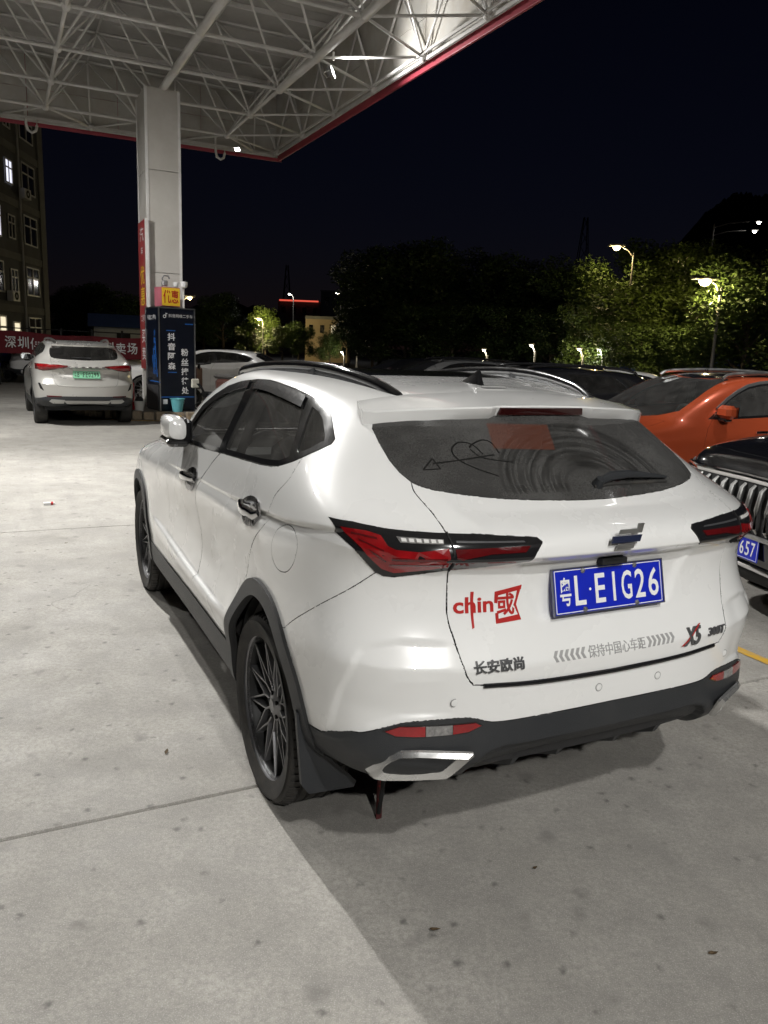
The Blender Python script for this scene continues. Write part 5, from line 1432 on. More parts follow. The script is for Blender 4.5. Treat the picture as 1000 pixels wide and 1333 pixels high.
MB().bbox((0, -.40, .75), (.24, .60, .10), .04).build('seat', M_SEAT, sct)
MB().tube([(0, .5, .22), (0, .42, .6), (0, .34, .98)], .035, 8).build('fork', M_BLKGLOSS, sct)
MB().bbox((0, .38, .68), (.30, .10, .50), .04).build('front_shield', MATS['brown_shell'], sct)
MB().tube([(-.34, .26, 1.02), (-.15, .32, 1.0), (.15, .32, 1.0), (.34, .26, 1.02)], .018, 8).build('handlebar', M_DARK, sct)
for s_ in (-1, 1): MB().tube([(s_ * .28, .28, 1.02), (s_ * .34, .30, 1.16)], .007, 5).build('mirror_stalk', M_DARK, sct)
# litter
lt = empty('cigarette_pack', (-3.37, 7.67, 0), .4, 'crushed white and red cigarette pack lying on concrete', 'litter')
MB().box((0, 0, .012), (.10, .06, .022)).build('carton', M_PLATEW, lt)
MB().box((.028, 0, .0135), (.024, .061, .0225)).build('red_band', M_STICKRED, lt)
random.seed(12)
M_LEAF0 = mat('dry_leaf', (.09, .06, .03), .8, var=.3)
for k, (x_, y_) in enumerate(((1.25, 2.05), (.55, 2.3), (1.0, 1.95), (-.86, 2.95), (-2.1, 3.6), (.2, 2.0), (-2.6, 6.2), (1.55, 2.25))):
    a = random.uniform(0, 6); s_ = random.uniform(.012, .02)
    V = [(s_ * c_ * math.cos(a) - s_ * .5 * e_ * math.sin(a), s_ * c_ * math.sin(a) + s_ * .5 * e_ * math.cos(a), .003 + h_) for c_, e_, h_ in ((-1, 0, 0), (-.3, .8, .004), (.4, .7, .002), (1, 0, .006), (.4, -.8, .003), (-.4, -.7, .001), (0, 0, .0))]
    o = mk('fallen_leaf', V, [(6, i, (i + 1) % 6) for i in range(6)], M_LEAF0); o.location = (x_, y_, .001)
    tag(o, 'tiny dark dry leaf lying on the open concrete', 'leaf', 'dry leaves scattered on the concrete')

# ------------------------------------------------------------------ the other cars
M_SILVER = mat('silver_paint', (.50, .49, .46), .3, metal=.35, coat=.8, var=.04, rvar=.05, vscale=1.)
M_ORANGE = mat('orange_paint', (.50, .085, .030), .3, metal=.3, coat=1., var=.05, rvar=.04, vscale=1.)
M_BLACK = mat('black_paint', (.008, .008, .009), .14, coat=1., rvar=.05, vscale=3, spec=.5)
M_BLUE = mat('blue_paint', (.008, .016, .16), .22, metal=.3, coat=1., rvar=.05)
M_WHITE2 = mat('plain_white_paint', (.70, .69, .67), .3, coat=.8, var=.04, rvar=.05)
M_GREY = mat('grey_paint', (.20, .20, .20), .3, metal=.4, coat=.8, var=.04, rvar=.05)
M_TINT = glass_mat('tinted_glass', (.06, .06, .065), rough=.03, dust=.03)
M_CLAD2 = M_PLASTIC

def sm01(t): t = max(0., min(1., t)); return t * t * (3 - 2 * t)
def deform(kx=1., ky=1., kz=1., upright=0., nose=0., hood=0., low=0.):
    def f(x, y, z):
        y2 = y - upright * sm01((z - 1.18) / .32) * sm01((.75 - y) / 1.1)
        y2 = y2 * ky + nose * min(1., (x / .87) ** 2) * sm01((y - 2.5) / .6)
        z2 = z + hood * sm01((y - 1.9) / .5) * sm01((z - .5) / .4)
        if low: z2 -= low * sm01((z - .95) / .5)
        return x * kx, y2, z2 * kz
    return f

def make_car(name, label, loc, yaw, paint, df, cat='car', group=None, rails=None, back_lamps=True, glass=M_TINT, clad=True, mirrors=True, level=3, rim=None):
    root = empty(name, loc, yaw, label, cat, group)
    rows = [[df(*p) for p in r] for r in HERO]
    spine = [df(0, *p)[1:] for p in HERO_SPINE]
    co, no, fa = cage_mesh(rows, spine, level, HERO_CREASE)
    sh = Shell(co, no, fa)
    S2 = lambda P: [df(.7, a, b)[1:] for a, b in P]
    R2 = lambda P, y=-.7: [(df(a, y, b)[0], df(a, y, b)[2]) for a, b in P]
    T2 = lambda P, z=1.3: [df(a, b, z)[:2] for a, b in P]
    DLO = S2([(1.70, 1.142), (1.574, 1.243), (1.478, 1.335), (1.351, 1.409), (1.213, 1.466), (1.069, 1.496), (.908, 1.512), (.743, 1.517), (.598, 1.513), (.389, 1.502), (.228, 1.488), (.10, 1.47), (.0, 1.448), (-.106, 1.401), (-.19, 1.352), (-.15, 1.300), (-.047, 1.255), (.136, 1.235), (.445, 1.213), (.725, 1.197), (1.09, 1.172), (1.551, 1.142)])
    PF = S2([(1.63, 1.165), (1.55, 1.240), (1.45, 1.328), (1.33, 1.39), (1.20, 1.442), (1.06, 1.471), (.965, 1.482), (.90, 1.40), (.865, 1.30), (.852, 1.208), (1.09, 1.192), (1.55, 1.162)])
    PR = S2([(.845, 1.486), (.743, 1.493), (.598, 1.489), (.389, 1.478), (.24, 1.464), (.20, 1.455), (.13, 1.40), (.06, 1.342), (.0, 1.275), (.14, 1.255), (.445, 1.233), (.725, 1.217), (.752, 1.22), (.775, 1.31), (.80, 1.40)])
    PQ = S2([(.125, 1.452), (.05, 1.438), (-.01, 1.42), (-.09, 1.383), (-.14, 1.350), (-.11, 1.308), (-.04, 1.28), (.03, 1.345), (.08, 1.40)])
    GA = S2([(1.66, 1.13), (1.72, 1.05), (1.76, .95), (1.77, .8), (1.76, .62), (1.74, .44)])
    GB = S2([(.80, 1.196), (.85, 1.12), (.90, 1.0), (.92, .85), (.92, .65), (.91, .44)])
    GC = S2([(-.10, 1.30), (-.10, 1.2), (-.04, 1.10), (.06, .991), (.155, .884), (.21, .80)])
    AO = S2(ell(-.0, .345, .44, .47, 24)); AI = S2(ell(-.0, .345, .385, .42, 24)); AO2 = S2(ell(2.71, .345, .44, .47, 24)); AI2 = S2(ell(2.71, .345, .385, .42, 24))
    SILL = S2([(.39, .452), (1.0, .445), (1.7, .44), (2.30, .445)])
    RW = R2([(.575, 1.44), (.595, 1.413), (.603, 1.372), (.605, 1.329), (.598, 1.299), (.582, 1.267), (.531, 1.249), (.326, 1.237), (.138, 1.229), (0, 1.226)])
    LAMP = R2([(.86, 1.150), (.72, 1.150), (.49, 1.14), (.33, 1.125), (.31, 1.110), (.40, 1.075), (.60, 1.04), (.74, 1.02), (.86, 1.05)])
    BD = R2([(.95, .50), (.85, .52), (.72, .55), (.5, .565), (.3, .565), (0, .565)])
    TG = R2([(.60, 1.26), (.60, 1.15), (.58, 1.05), (.575, .9), (.55, .80), (.50, .75), (.3, .735), (0, .73)])
    WS = T2([(0, 1.36), (.3, 1.34), (.45, 1.29), (.545, 1.32), (.60, 1.52), (.665, 1.74), (.70, 1.95), (.6, 2.12), (.45, 2.26), (.25, 2.34), (0, 2.37)])
    HD = T2([(0, 2.44), (.3, 2.42), (.55, 2.30), (.74, 2.12), (.79, 2.4), (.80, 2.8), (.74, 3.12), (.6, 3.33), (.3, 3.45), (0, 3.48)], 1.0)
    cl = lambda p: p + [p[0]]
    kz = df(0, 0, 1.)[2]; kx = df(1., 0, 0)[0]
    rr_ = .11
    for s in (-1, 1):
        for ln in (cl(DLO), cl(PF), cl(PR), cl(PQ)): sh.knife(ln, 'side', s, lambda c: (np.abs(c[:, 0]) > .4) & (c[:, 2] > 1.0 * kz), rr_)
        for ln in (GA, GB, GC, AO, AI, AO2, AI2, SILL): sh.knife(ln, 'side', s, lambda c: np.abs(c[:, 0]) > .5, rr_)
        for ln in (RW, cl(LAMP), BD, TG): sh.knife([(x * s, z) for x, z in ln], 'rear', s, lambda c: c[:, 1] < -.1, rr_)
        sh.knife([(x * s, y) for x, y in WS], 'top', s, lambda c: c[:, 2] > 1.05 * kz, rr_)
        sh.knife([(x * s, y) for x, y in HD], 'top', s, lambda c: (c[:, 2] > .80 * kz) & (c[:, 1] > 1.9), rr_)
    sh.finish()
    C = sh.C; ax = np.abs(C[:, 0]); y, z = C[:, 1], C[:, 2]
    free = np.ones(len(C), bool)
    def take(m_):
        nonlocal free
        r = m_ & free; free = free & ~r; return r
    ip = lambda v, P: np.interp(v, [p[0] for p in sorted(P)], [p[1] for p in sorted(P)])
    iz = lambda v, P: np.interp(v, [p[1] for p in sorted(P, key=lambda q: q[1])], [p[0] for p in sorted(P, key=lambda q: q[1])])
    arch = lambda P: in_poly(y, z, P + [(P[-1][0], -.2), (P[0][0], -.2)]) & (ax > .5)
    take(arch(AI) | arch(AI2))
    c_cl = take((arch(AO) | arch(AO2)) & (y > -.62))
    c_lo = take((y < -.3) & (z < ip(ax, BD)))
    c_si = take((z < ip(y, SILL)) & (y > .3) & (y < 2.4) & (ax > .4))
    fl = lambda P: in_poly(y, z, P) & (ax > .4)
    g_w1, g_w2, g_w3 = take(fl(PF)), take(fl(PR)), take(fl(PQ)); g_f = take(fl(DLO))
    g_b = take(in_poly(ax, z, RW + [(-.01, RW[-1][1]), (-.01, 1.475 * kz), (.4, 1.47 * kz)]) & (y < -.16))
    m_l = take(in_poly(ax, z, LAMP) & (y < -.25))
    m_t = take(in_poly(ax, z, TG + [(-.01, TG[-1][1]), (-.01, 1.3 * kz), (.6, 1.3 * kz)]) & (y < -.3))
    m_w = take(in_poly(ax, y, WS + [(-.01, WS[-1][1]), (-.01, WS[0][1])]) & (z > 1.05 * kz))
    m_h = take(in_poly(ax, y, HD + [(-.01, HD[-1][1]), (-.01, HD[0][1])]) & (z > .80 * kz))
    belt = z < ip(y, S2([(-.10, 1.30), (.049, 1.246), (.232, 1.226), (.725, 1.197), (1.551, 1.142), (1.70, 1.142)])) + .004
    smd = (ax > .5) & belt & (z > .3)
    m_fd = take(smd & (y < iz(z, GA)) & (y > iz(z, GB))); m_rd = take(smd & (y <= iz(z, GB)) & (y > iz(z, GC)))
    P = sh.panel; cm = M_CLAD2 if clad else paint
    P('body', free, paint, root, .0012)
    tg = P('tailgate', m_t, paint, root, .003); P('hood', m_h, paint, root, .003)
    P('windshield', m_w, M_WGLASS if glass is not M_TINT else M_TINT, root, 0, 0)
    bw = P('back_window', g_b, M_TINT, root, 0, 0)
    P('bumper_cladding', c_lo, M_PLASTIC, root, 0, .02, .003)
    for q, sd in ((C[:, 0] < 0, -1), (C[:, 0] >= 0, 1)):
        for nm, mm in (('front_door', m_fd), ('rear_door', m_rd)):
            d_ = P(nm, mm & q, paint, root, .0025)
            ya, za = (1.10, 1.02) if nm == 'front_door' else (.12, 1.05)
            hp = [sh.drop(*df(0, ya + .1 - .05 * k, za)[1:], 'side', sd, .012 + .02 * math.sin(k / 4 * math.pi))[0] for k in range(5)]
            MB().tube(hp, .014, 8, sx=.6).build('handle', M_CHROME if clad else paint, d_, True)
        P('window_frame', g_f & q, M_BLKGLOSS, root, 0, .015, .002)
        for nm, mm in (('front_window', g_w1), ('rear_window', g_w2), ('quarter_window', g_w3)): P(nm, mm & q, glass, root, 0, 0, -.002)
        P('sill_cladding', c_si & q, cm, root, 0, .02, .004)
        P('arch_cladding', c_cl & q & (y < 1.3), cm, root, 0, .02, .008 if clad else 0); P('arch_cladding', c_cl & q & (y > 1.3), cm, root, 0, .02, .008 if clad else 0)
        if back_lamps: P('tail_light', m_l & q, M_REDDARK, root, .001, .015, .003)
        else: P('tail_light', m_l & q, M_REDDARK, root, .001, 0)
        for yy in (0, 2.71):
            Y = df(0, yy, .3)[1]
            wheel(root, sd * .775 * kx, Y, sd, rim_mat=rim, detail=False, spokes=7)
            V = []; n = 12
            for xx in (.86 * kx * sd, .58 * kx * sd):
                for i in range(n + 1):
                    a = math.pi * i / n; V.append((xx, Y + .40 * math.cos(a), .345 * kz + .425 * kz * math.sin(a)))
            mk('wheel_liner', V, [(i, i + 1, n + 2 + i, n + 1 + i) for i in range(n)] + [tuple(range(n + 1, 2 * n + 2))], M_DARK, root)
        if mirrors:
            p = df(.90, 1.53, 1.20); mr = empty('door_mirror'); mr.parent = root
            MB().bbox((p[0] * sd, p[1] + .03, p[2] + .02), (.20, .12, .13), .035).build('mirror_cap', paint, mr, True)
            MB().box((p[0] * sd, p[1] - .032, p[2] + .02), (.17, .01, .10)).build('mirror_glass', mat('mirror_silver', (.55, .57, .6), .03, metal=1), mr)
            MB().bbox((p[0] * sd - sd * .05, p[1] + .03, p[2] - .055), (.17, .09, .03), .01).build('mirror_base', M_BLKGLOSS, mr)
        if rails:
            pth = smooth_line([(sd * q_[0], q_[1], q_[2]) for q_ in (df(.555, 1.40, 1.53), df(.55, 1.30, 1.575), df(.545, .9, 1.60), df(.53, .45, 1.605), df(.50, .08, 1.585), df(.47, -.12, 1.545), df(.46, -.17, 1.51))], 4)
            MB().tube(pth, .020, 8, sx=.8).build('roof_rail', rails, root, True)
    MB().box((0, 1.35 * df(0, 1, 0)[1], .33 * kz), (1.45 * kx, 3.9, .08)).build('underbody', M_DARK, root)
    # cabin seen through the glass
    for x_ in (-.37, .37):
        s_ = MB().bbox((x_, .80, .98 * kz), (.48, .16, .72 * kz), .05).bbox((x_, .68, 1.36 * kz), (.24, .10, .14), .03).build('seat_back', M_SEAT, root)
    MB().bbox((0, .0, .92 * kz), (1.2, .18, .6 * kz), .05).build('rear_seat', M_SEAT, root)
    MB().bbox((0, 1.9, .95 * kz), (1.35 * kx, .45, .22), .05).build('dashboard', mat('dash', (.05, .048, .046), .6, var=.2), root)
    return root, sh, tg, bw

def car_plate(parent, M, chars, bg, fg, w=.44, h=.14):
    pl = empty('number_plate'); pl.parent = parent; pl.matrix_local = M
    MB().box((0, 0, 0), (w, h, .006)).build('plate_sheet', bg, pl)
    mb = MB()
    for cx, cz, lx, lz in ((0, h / 2 - .006, w - .012, .003), (0, -h / 2 + .006, w - .012, .003), (w / 2 - .006, 0, .003, h - .015), (-w / 2 + .006, 0, .003, h - .015)): mb.box((cx, cz, .0035), (lx, lz, .001))
    mb.build('plate_border', fg, pl)
    n = len(chars); tx = MB(); step = (w - .04) / n
    for k, ch in enumerate(chars):
        V, F = fit_text(ch, step * .72 if ch not in '·I1' else .012, h * .64 if ch != '·' else .012, bold=.012)
        tx.add([(v[0] - w / 2 + .02 + step * (k + .5), v[1], .0042) for v in V], F)
    tx.build('plate_characters', fg, pl)
    return pl

# ---- silver car by the pillar, seen from behind
SDF = deform(1.0, 1.0, 1.0, upright=.20)
SIL, ssh, stg, sbw = make_car('silver_suv', 'silver crossover with green plate parked left of the pillar, seen from behind', (-6.02, 15.45, 0), .48, M_SILVER, SDF, rails=M_SATIN, rim=M_RIM)
car_plate(stg, frame((0, -.80, .965), (1, 0, 0), (0, .2, 1)), '粤B·FE0299', M_PLATEG, M_INK, .48)
V, F = fit_text('HAVAL' if False else 'C H E R Y' if False else '· · · · ·', .5, .03)
for k in range(6):
    p, n_ = ssh.drop(-.30 + .12 * k, 1.10, 'rear', 1, .002)
    MB().box(p, (.055, .008, .028)).build('tailgate_letter', M_CHROME, stg)
for sd in (-1, 1):
    pts = [(sd * x_, z_) for x_, z_ in ((.84, 1.145), (.60, 1.135), (.38, 1.118), (.44, 1.085), (.62, 1.055), (.80, 1.05))]
    poly_patch(ssh, 'light_lens', pts, M_RED, SIL, off=.004, thick=.003)
    poly_patch(ssh, 'air_slot', [(sd * .80, .80), (sd * .83, .80), (sd * .80, .70), (sd * .74, .66)], M_DARK, SIL, off=.002, thick=.004)
    poly_patch(ssh, 'tailpipe_trim', [(sd * .40, .50), (sd * .62, .51), (sd * .66, .475), (sd * .60, .44), (sd * .42, .44)], M_SATIN, SIL, off=.006, thick=.01)
    poly_patch(ssh, 'reflector', [(sd * .45, .57), (sd * .70, .575), (sd * .70, .555), (sd * .45, .552)], M_REDDARK, SIL, off=.004, thick=.004)
poly_patch(ssh, 'skid_plate', [(-.42, .49), (.42, .49), (.36, .43), (-.36, .43)], M_SATIN, SIL, off=.006, thick=.008)
poly_patch(ssh, 'chrome_strip', [(-.55, 1.075), (.55, 1.075), (.55, 1.068), (-.55, 1.068)], M_CHROME, stg, off=.002, thick=.003)
pts = [ssh.drop(x_, 1.262, 'rear', 1, .014)[0] for x_ in (-.24, -.1, .05, .1)]
MB().tube(pts, [.005, .009, .012, .014], 6).build('wiper_arm', M_PLASTIC, SIL)
_d = SDF
sp_pts = []
for x_ in (-.56, -.45, -.2, 0, .2, .45, .56):
    b_ = SDF(x_, -.30, 1.49); sp_pts.append((x_, b_[1] - .06 + .12 * (x_ / .6) ** 2, b_[2] + .012))
V = []
for p in sp_pts: V += [(p[0], p[1] + .16, p[2] + .012), (p[0], p[1], p[2]), (p[0], p[1] + .006, p[2] - .03), (p[0], p[1] + .12, p[2] - .03)]
mk('spoiler', V, [(i * 4 + j, i * 4 + (j + 1) % 4, i * 4 + 4 + (j + 1) % 4, i * 4 + 4 + j) for i in range(6) for j in range(4)] + [(0, 1, 2, 3), (27, 26, 25, 24)], M_SILVER, SIL)

# ---- the row of cars nose-in on the right: heading towards the white car
HY2 = 1.813
hd = Vector((-math.sin(HY2), math.cos(HY2), 0)); ed = Vector((-.24, .97, 0)).normalized()
def nose_at(fx, fy, df):          # where the rear axle must stand for the nose to be at (fx, fy)
    L = df(0, 3.61, .6)[1]; return (fx - hd.x * L, fy - hd.y * L, 0)
ODF = deform(.99, 1.0, .985, upright=.12, hood=.0)
ORG, osh, _, _ = make_car('orange_suv', 'orange crossover with black roof parked nose-in behind the black car', nose_at(1.05, 7.93, ODF), HY2, M_ORANGE, ODF, rails=M_SATIN, glass=M_SGLASS, rim=M_RIM, level=4)
for sd in (-1, 1):
    hl = poly_patch(osh, 'headlight', [(sd * .58, .93), (sd * .72, .945), (sd * .84, .935), (sd * .865, .89), (sd * .76, .85), (sd * .60, .87)], M_HEADLAMP, ORG, proj='front', sgn=sd, off=.003, thick=.006)
    poly_patch(osh, 'light_bezel', [(sd * .60, .87), (sd * .76, .85), (sd * .865, .885), (sd * .865, .86), (sd * .76, .825), (sd * .60, .845)], M_BLKGLOSS, ORG, proj='front', sgn=sd, off=.003, thick=.006)
poly_patch(osh, 'grille', [(-.54, .90), (.54, .90), (.58, .66), (.42, .54), (-.42, .54), (-.58, .66)], M_BLKGLOSS, ORG, proj='front', off=.003, thick=.006)
poly_patch(osh, 'black_roof', [(-.45, .0), (.45, .0), (.53, .5), (.53, 1.0), (.45, 1.27), (0, 1.36), (-.45, 1.27), (-.53, 1.0), (-.53, .5)], M_BLKGLOSS, ORG, proj='top', off=.002, thick=.003)
MB().tube([(-.37 + .19 * math.cos(a * .3142), 1.62 + .05 * math.sin(a * .3142), 1.05 + .18 * math.sin(a * .3142)) for a in range(20)], .017, 8, up=(0, 1, .3), closed=True).build('steering_wheel', M_TRIM, ORG, True)
for sd in (-1, 1):
    mb = MB(); p = [osh.drop(*ODF(0, a, b)[1:], 'side', sd, .004)[0] for a, b in ((1.60, 1.235), (1.47, 1.335), (1.34, 1.408), (1.2, 1.466), (1.05, 1.497), (.9, 1.512))]
    mb.tube(p, .022, 6, sx=.4).build('rain_visor', mat('smoke_plastic', (.12, .12, .12), .3, coat=.5), ORG, True)

BDF = deform(1.02, 1.04, 1.10, upright=.2, hood=.05, nose=.20)
BLK, bsh, _, _ = make_car('black_suv', 'black car with chrome vertical slat grille parked nose-in at right edge', nose_at(2.27, 4.86, BDF), HY2, M_BLACK, BDF, rails=M_SATIN, rim=M_RIM, level=4, clad=False)
def fr_pt(x_, z_, o_=.0): return bsh.drop(x_, z_, 'front', 1, o_)[0]
gb = poly_patch(bsh, 'grille_opening', [(-.74, .945), (.74, .945), (.76, .90), (.66, .635), (-.66, .635), (-.76, .90)], M_DARK, BLK, proj='front', off=.002, thick=.004)
MB().tube([fr_pt(x_, .962 - .01 * abs(x_), .016) for x_ in (-.80, -.7, -.5, -.25, 0, .25, .5, .7, .80)], .026, 8, sx=.6).build('grille_bar', M_CHROME, BLK, True)
MB().tube([fr_pt(x_, .622, .014) for x_ in (-.68, -.5, -.25, 0, .25, .5, .68)], .016, 8, sx=.7).build('grille_bar', M_SATIN, BLK, True)
for k in range(17):
    x_ = -.72 + .09 * k
    hi = .93; lo_ = .65 if abs(x_) < .66 else .74
    p = [fr_pt(x_, zz, oo) for zz, oo in ((hi, .012), (hi - .03, .030), ((hi + lo_) / 2, .034), (lo_ + .03, .028), (lo_, .010))]
    MB().tube(p, [.009, .013, .013, .012, .008], 8, sx=1.).build('grille_slat', M_SATIN, BLK, True)
for sd in (-1, 1):
    poly_patch(bsh, 'headlight', [(sd * .72, .985), (sd * .86, 1.0), (sd * .90, .975), (sd * .88, .90), (sd * .80, .87), (sd * .76, .90)], M_HEADLAMP, BLK, proj='front', sgn=sd, off=.003, thick=.008)
    # hood strakes
    p = [bsh.drop(sd * x_, y_ * 1.04, 'top', 1, .004)[0] for x_, y_ in ((.30, 3.36), (.36, 3.0), (.42, 2.7), (.46, 2.45))]
    MB().tube(p, [.004, .010, .010, .006], 6, sx=1.4).build('hood_strake', M_BLACK, BLK, True)
    MB().lathe([(0, .012), (.012, .010), (.016, 0)], 10, Matrix.Translation(bsh.drop(sd * .33, 3.25, 'top', 1, 0)[0])).build('washer_jet', M_CHROME, BLK)
pp = fr_pt(0, .545, .02)
car_plate(BLK, frame(pp, (-1, 0, 0), (0, .0, 1)), '粤B·88657', M_PLATEB, M_PLATEW)
MB().tube([fr_pt(x_, .43 - .02 * abs(x_), .012) for x_ in (-.84, -.6, -.3, 0, .3, .6, .84)], .020, 8, sx=.6).build('chrome_strip', M_CHROME, BLK, True)
poly_patch(bsh, 'lower_intake', [(-.70, .40), (.70, .40), (.62, .30), (-.62, .30)], M_DARK, BLK, proj='front', off=.002, thick=.004)

GDF = deform(1., 1.02, .955, upright=.16)
p3 = Vector((-.45, 10.9, 0))
BK2, k2sh, _, _ = make_car('black_suv', 'black crossover seen over the white roof, left of the orange car', nose_at(p3.x, p3.y, GDF), HY2, M_BLACK, GDF, rails=M_BLKGLOSS, rim=M_RIM)
SDN = deform(.97, 1.0, .955, low=.04)
def recolour(root, a, b):
    for o in root.children_recursive:
        if o.type == 'MESH' and o.data.materials and o.data.materials[0] == a:
            o.material_slots[0].link = 'OBJECT'; o.material_slots[0].material = b
WH1, w1sh, _, _ = make_car('white_car', 'white car roof between the black crossover and orange car', nose_at(1.1, 14.2, SDN), HY2, M_WHITE2, SDN, rim=M_SATIN, clad=False)
def car_copy(src, name, label, loc, yaw, a=None, b=None):
    c = copy_tree(src, None, loc, yaw); c.name = name; c['label'] = label
    if a: recolour(c, a, b)
    return c
car_copy(WH1, 'white_hatchback', 'white car standing side-on behind the display box and scooter', (-3.75, 21.6, 0), 1.52)
car_copy(WH1, 'white_car', 'white car nose showing between silver crossover and pillar', (-12.3, 27.6, 0), -1.25)
car_copy(WH1, 'white_car', 'white car behind another white one, left of the pillar', (-13.0, 30.6, 0), -1.25)
car_copy(WH1, 'blue_car', 'dark blue car in the shade at the left edge under the red banner', (-13.2, 29.0, 0), -2.2, M_WHITE2, M_BLUE)
car_copy(BK2, 'grey_suv', 'grey crossover far behind the white roof, beyond the white car', nose_at(-1.3, 16.2, GDF), HY2, M_BLACK, M_GREY)
car_copy(WH1, 'dark_car', 'dark car furthest along the row behind the white roof', nose_at(-2.0, 19.6, SDN), HY2, M_WHITE2, M_BLACK)
car_copy(WH1, 'dark_car', 'dark car in the shade under the red banner, right of blue car', (-10.6, 31.5, 0), -2.2, M_WHITE2, M_BLACK)

# ------------------------------------------------------------------ buildings, banner, fences
def at(px, py, Y):
    """the point at depth Y that the photograph shows at pixel (px, py)"""
    d = _f + _R * ((px - 500) / FPX) - _U * ((py - 666.5) / FPX)
    t = Y / d.y; return Vector((0, 0, CAM_H)) + d * t
M_BWALL = mat('grimy_render', (.10, .104, .112), .9, var=.2, vscale=.5, dirt=(.05, .048, .045), dscale=.6, damt=.6)
M_BBAND = mat('pale_render_band', (.165, .165, .165), .9, var=.15, vscale=.7, dirt=(.08, .07, .06), dscale=.8, damt=.5)
M_WFRAME = mat('white_window_frame', (.55, .55, .56), .5, var=.08)
M_WDARK = mat('dark_pane', (.012, .013, .016), .08, spec=.6, var=.2)
M_WLIT = mat('lit_room', (.7, .7, .75), .6, emit=(.85, .86, 1.), estr=1.1, var=.2, vscale=1.5)
M_WLIT2 = mat('warm_lit_room', (.7, .65, .5), .6, emit=(1., .88, .62), estr=.9)
blk = empty('apartment_block', (0, 0, 0), 0, 'dark grey apartment block with white window frames at left edge', 'building')
p_far = at(64, 432, 54.); p_far.z = 0; fdir = Vector((-.1, 1, 0)).normalized(); wn = Vector((1, .1, 0)).normalized()   # facade runs along fdir, looks along wn
def bl(u, z, o=0.): p = p_far - fdir * u + wn * o; return Vector((p.x, p.y, z))      # u metres towards the camera
FH = 3.05; NF = 7
V = [bl(0, 0), bl(24, 0), bl(24, NF * FH), bl(0, NF * FH)]; back = [v - wn * 12 for v in V]
mk('wall', V + back, [(0, 1, 2, 3), (4, 7, 6, 5), (0, 4, 5, 1), (3, 2, 6, 7), (0, 3, 7, 4), (1, 5, 6, 2)], M_BWALL, blk)
for k in range(1, NF + 1):
    z_ = k * FH + .15
    A = [bl(-.04, z_ - .3, .06), bl(24, z_ - .3, .06), bl(24, z_ + .12, .06), bl(-.04, z_ + .12, .06)]
    mk('floor_band', A + [v - wn * .3 for v in A], [(0, 1, 2, 3), (0, 4, 5, 1), (3, 2, 6, 7), (0, 3, 7, 4)], M_BBAND, blk)
A = [bl(-.05, 0, .10), bl(.9, 0, .10), bl(.9, NF * FH, .10), bl(-.05, NF * FH, .10)]
mk('corner_pier', A + [v - wn * .5 for v in A], [(0, 1, 2, 3), (0, 3, 7, 4), (1, 5, 6, 2), (3, 2, 6, 7)], M_BBAND, blk)
def bwin(u, z, w, h, m_, cross=True):
    wd = empty('window'); wd.parent = blk
    A = [bl(u, z, .02), bl(u + w, z, .02), bl(u + w, z + h, .02), bl(u, z + h, .02)]
    mk('pane', A, [(0, 1, 2, 3)], m_, wd)
    t = .08; fm = MB()
    def strip(u0, u1, z0, z1):
        B = [bl(u0, z0, .07), bl(u1, z0, .07), bl(u1, z1, .07), bl(u0, z1, .07)]
        fm.add(B + [v - wn * .05 for v in B], [(0, 1, 2, 3), (0, 4, 5, 1), (3, 2, 6, 7), (0, 3, 7, 4), (1, 5, 6, 2)])
    strip(u, u + w, z, z + t); strip(u, u + w, z + h - t, z + h); strip(u, u + t, z + t, z + h - t); strip(u + w - t, u + w, z + t, z + h - t)
    if cross: strip(u + t, u + w - t, z + h * .62, z + h * .62 + t); strip(u + w / 2 - t / 2, u + w / 2 + t / 2, z + t, z + h * .62); strip(u + w / 2 - t / 2, u + w / 2 + t / 2, z + h * .62 + t, z + h - t)
    fm.build('frame', M_WFRAME, wd)
random.seed(3)
for f in range(NF):
    z0 = f * FH
    bwin(1.6, z0 + .95, 2.3, 1.75, M_WDARK)
    bwin(5.4, z0 + 1.0, 1.1, 1.35, M_WLIT2 if f == 0 else M_WLIT if f == 3 else M_WDARK, f != 0)
    bwin(7.6, z0 + .9, 2.0, 1.75, (M_WLIT2, M_WDARK, M_WLIT, M_WLIT, M_WDARK, M_WDARK, M_WDARK)[f])
    bwin(11., z0 + .9, 1.8, 1.7, M_WDARK); bwin(14.5, z0 + .9, 1.8, 1.7, M_WLIT if f == 4 else M_WDARK)
dp = MB().tube([bl(4.55, 0, .12), bl(4.5, NF * FH, .12)], .06, 6).build('drain_pipe', M_WFRAME, blk)
for f, u in ((1, 7.0), (3, 4.2), (2, 10.2)):
    c_ = bl(u, f * FH + .75, .30); ac = empty('air_conditioner'); ac.parent = blk
    MB().box(c_, (.36, .85, .58)).build('case', M_WFRAME, ac)
    MB().lathe([(.10, 0), (.22, 0), (.22, .02), (.10, .02)], 16, frame(c_ + Vector((.185, 0, 0)), (0, 1, 0), (0, 0, 1))).build('fan_guard', M_DARK, ac)

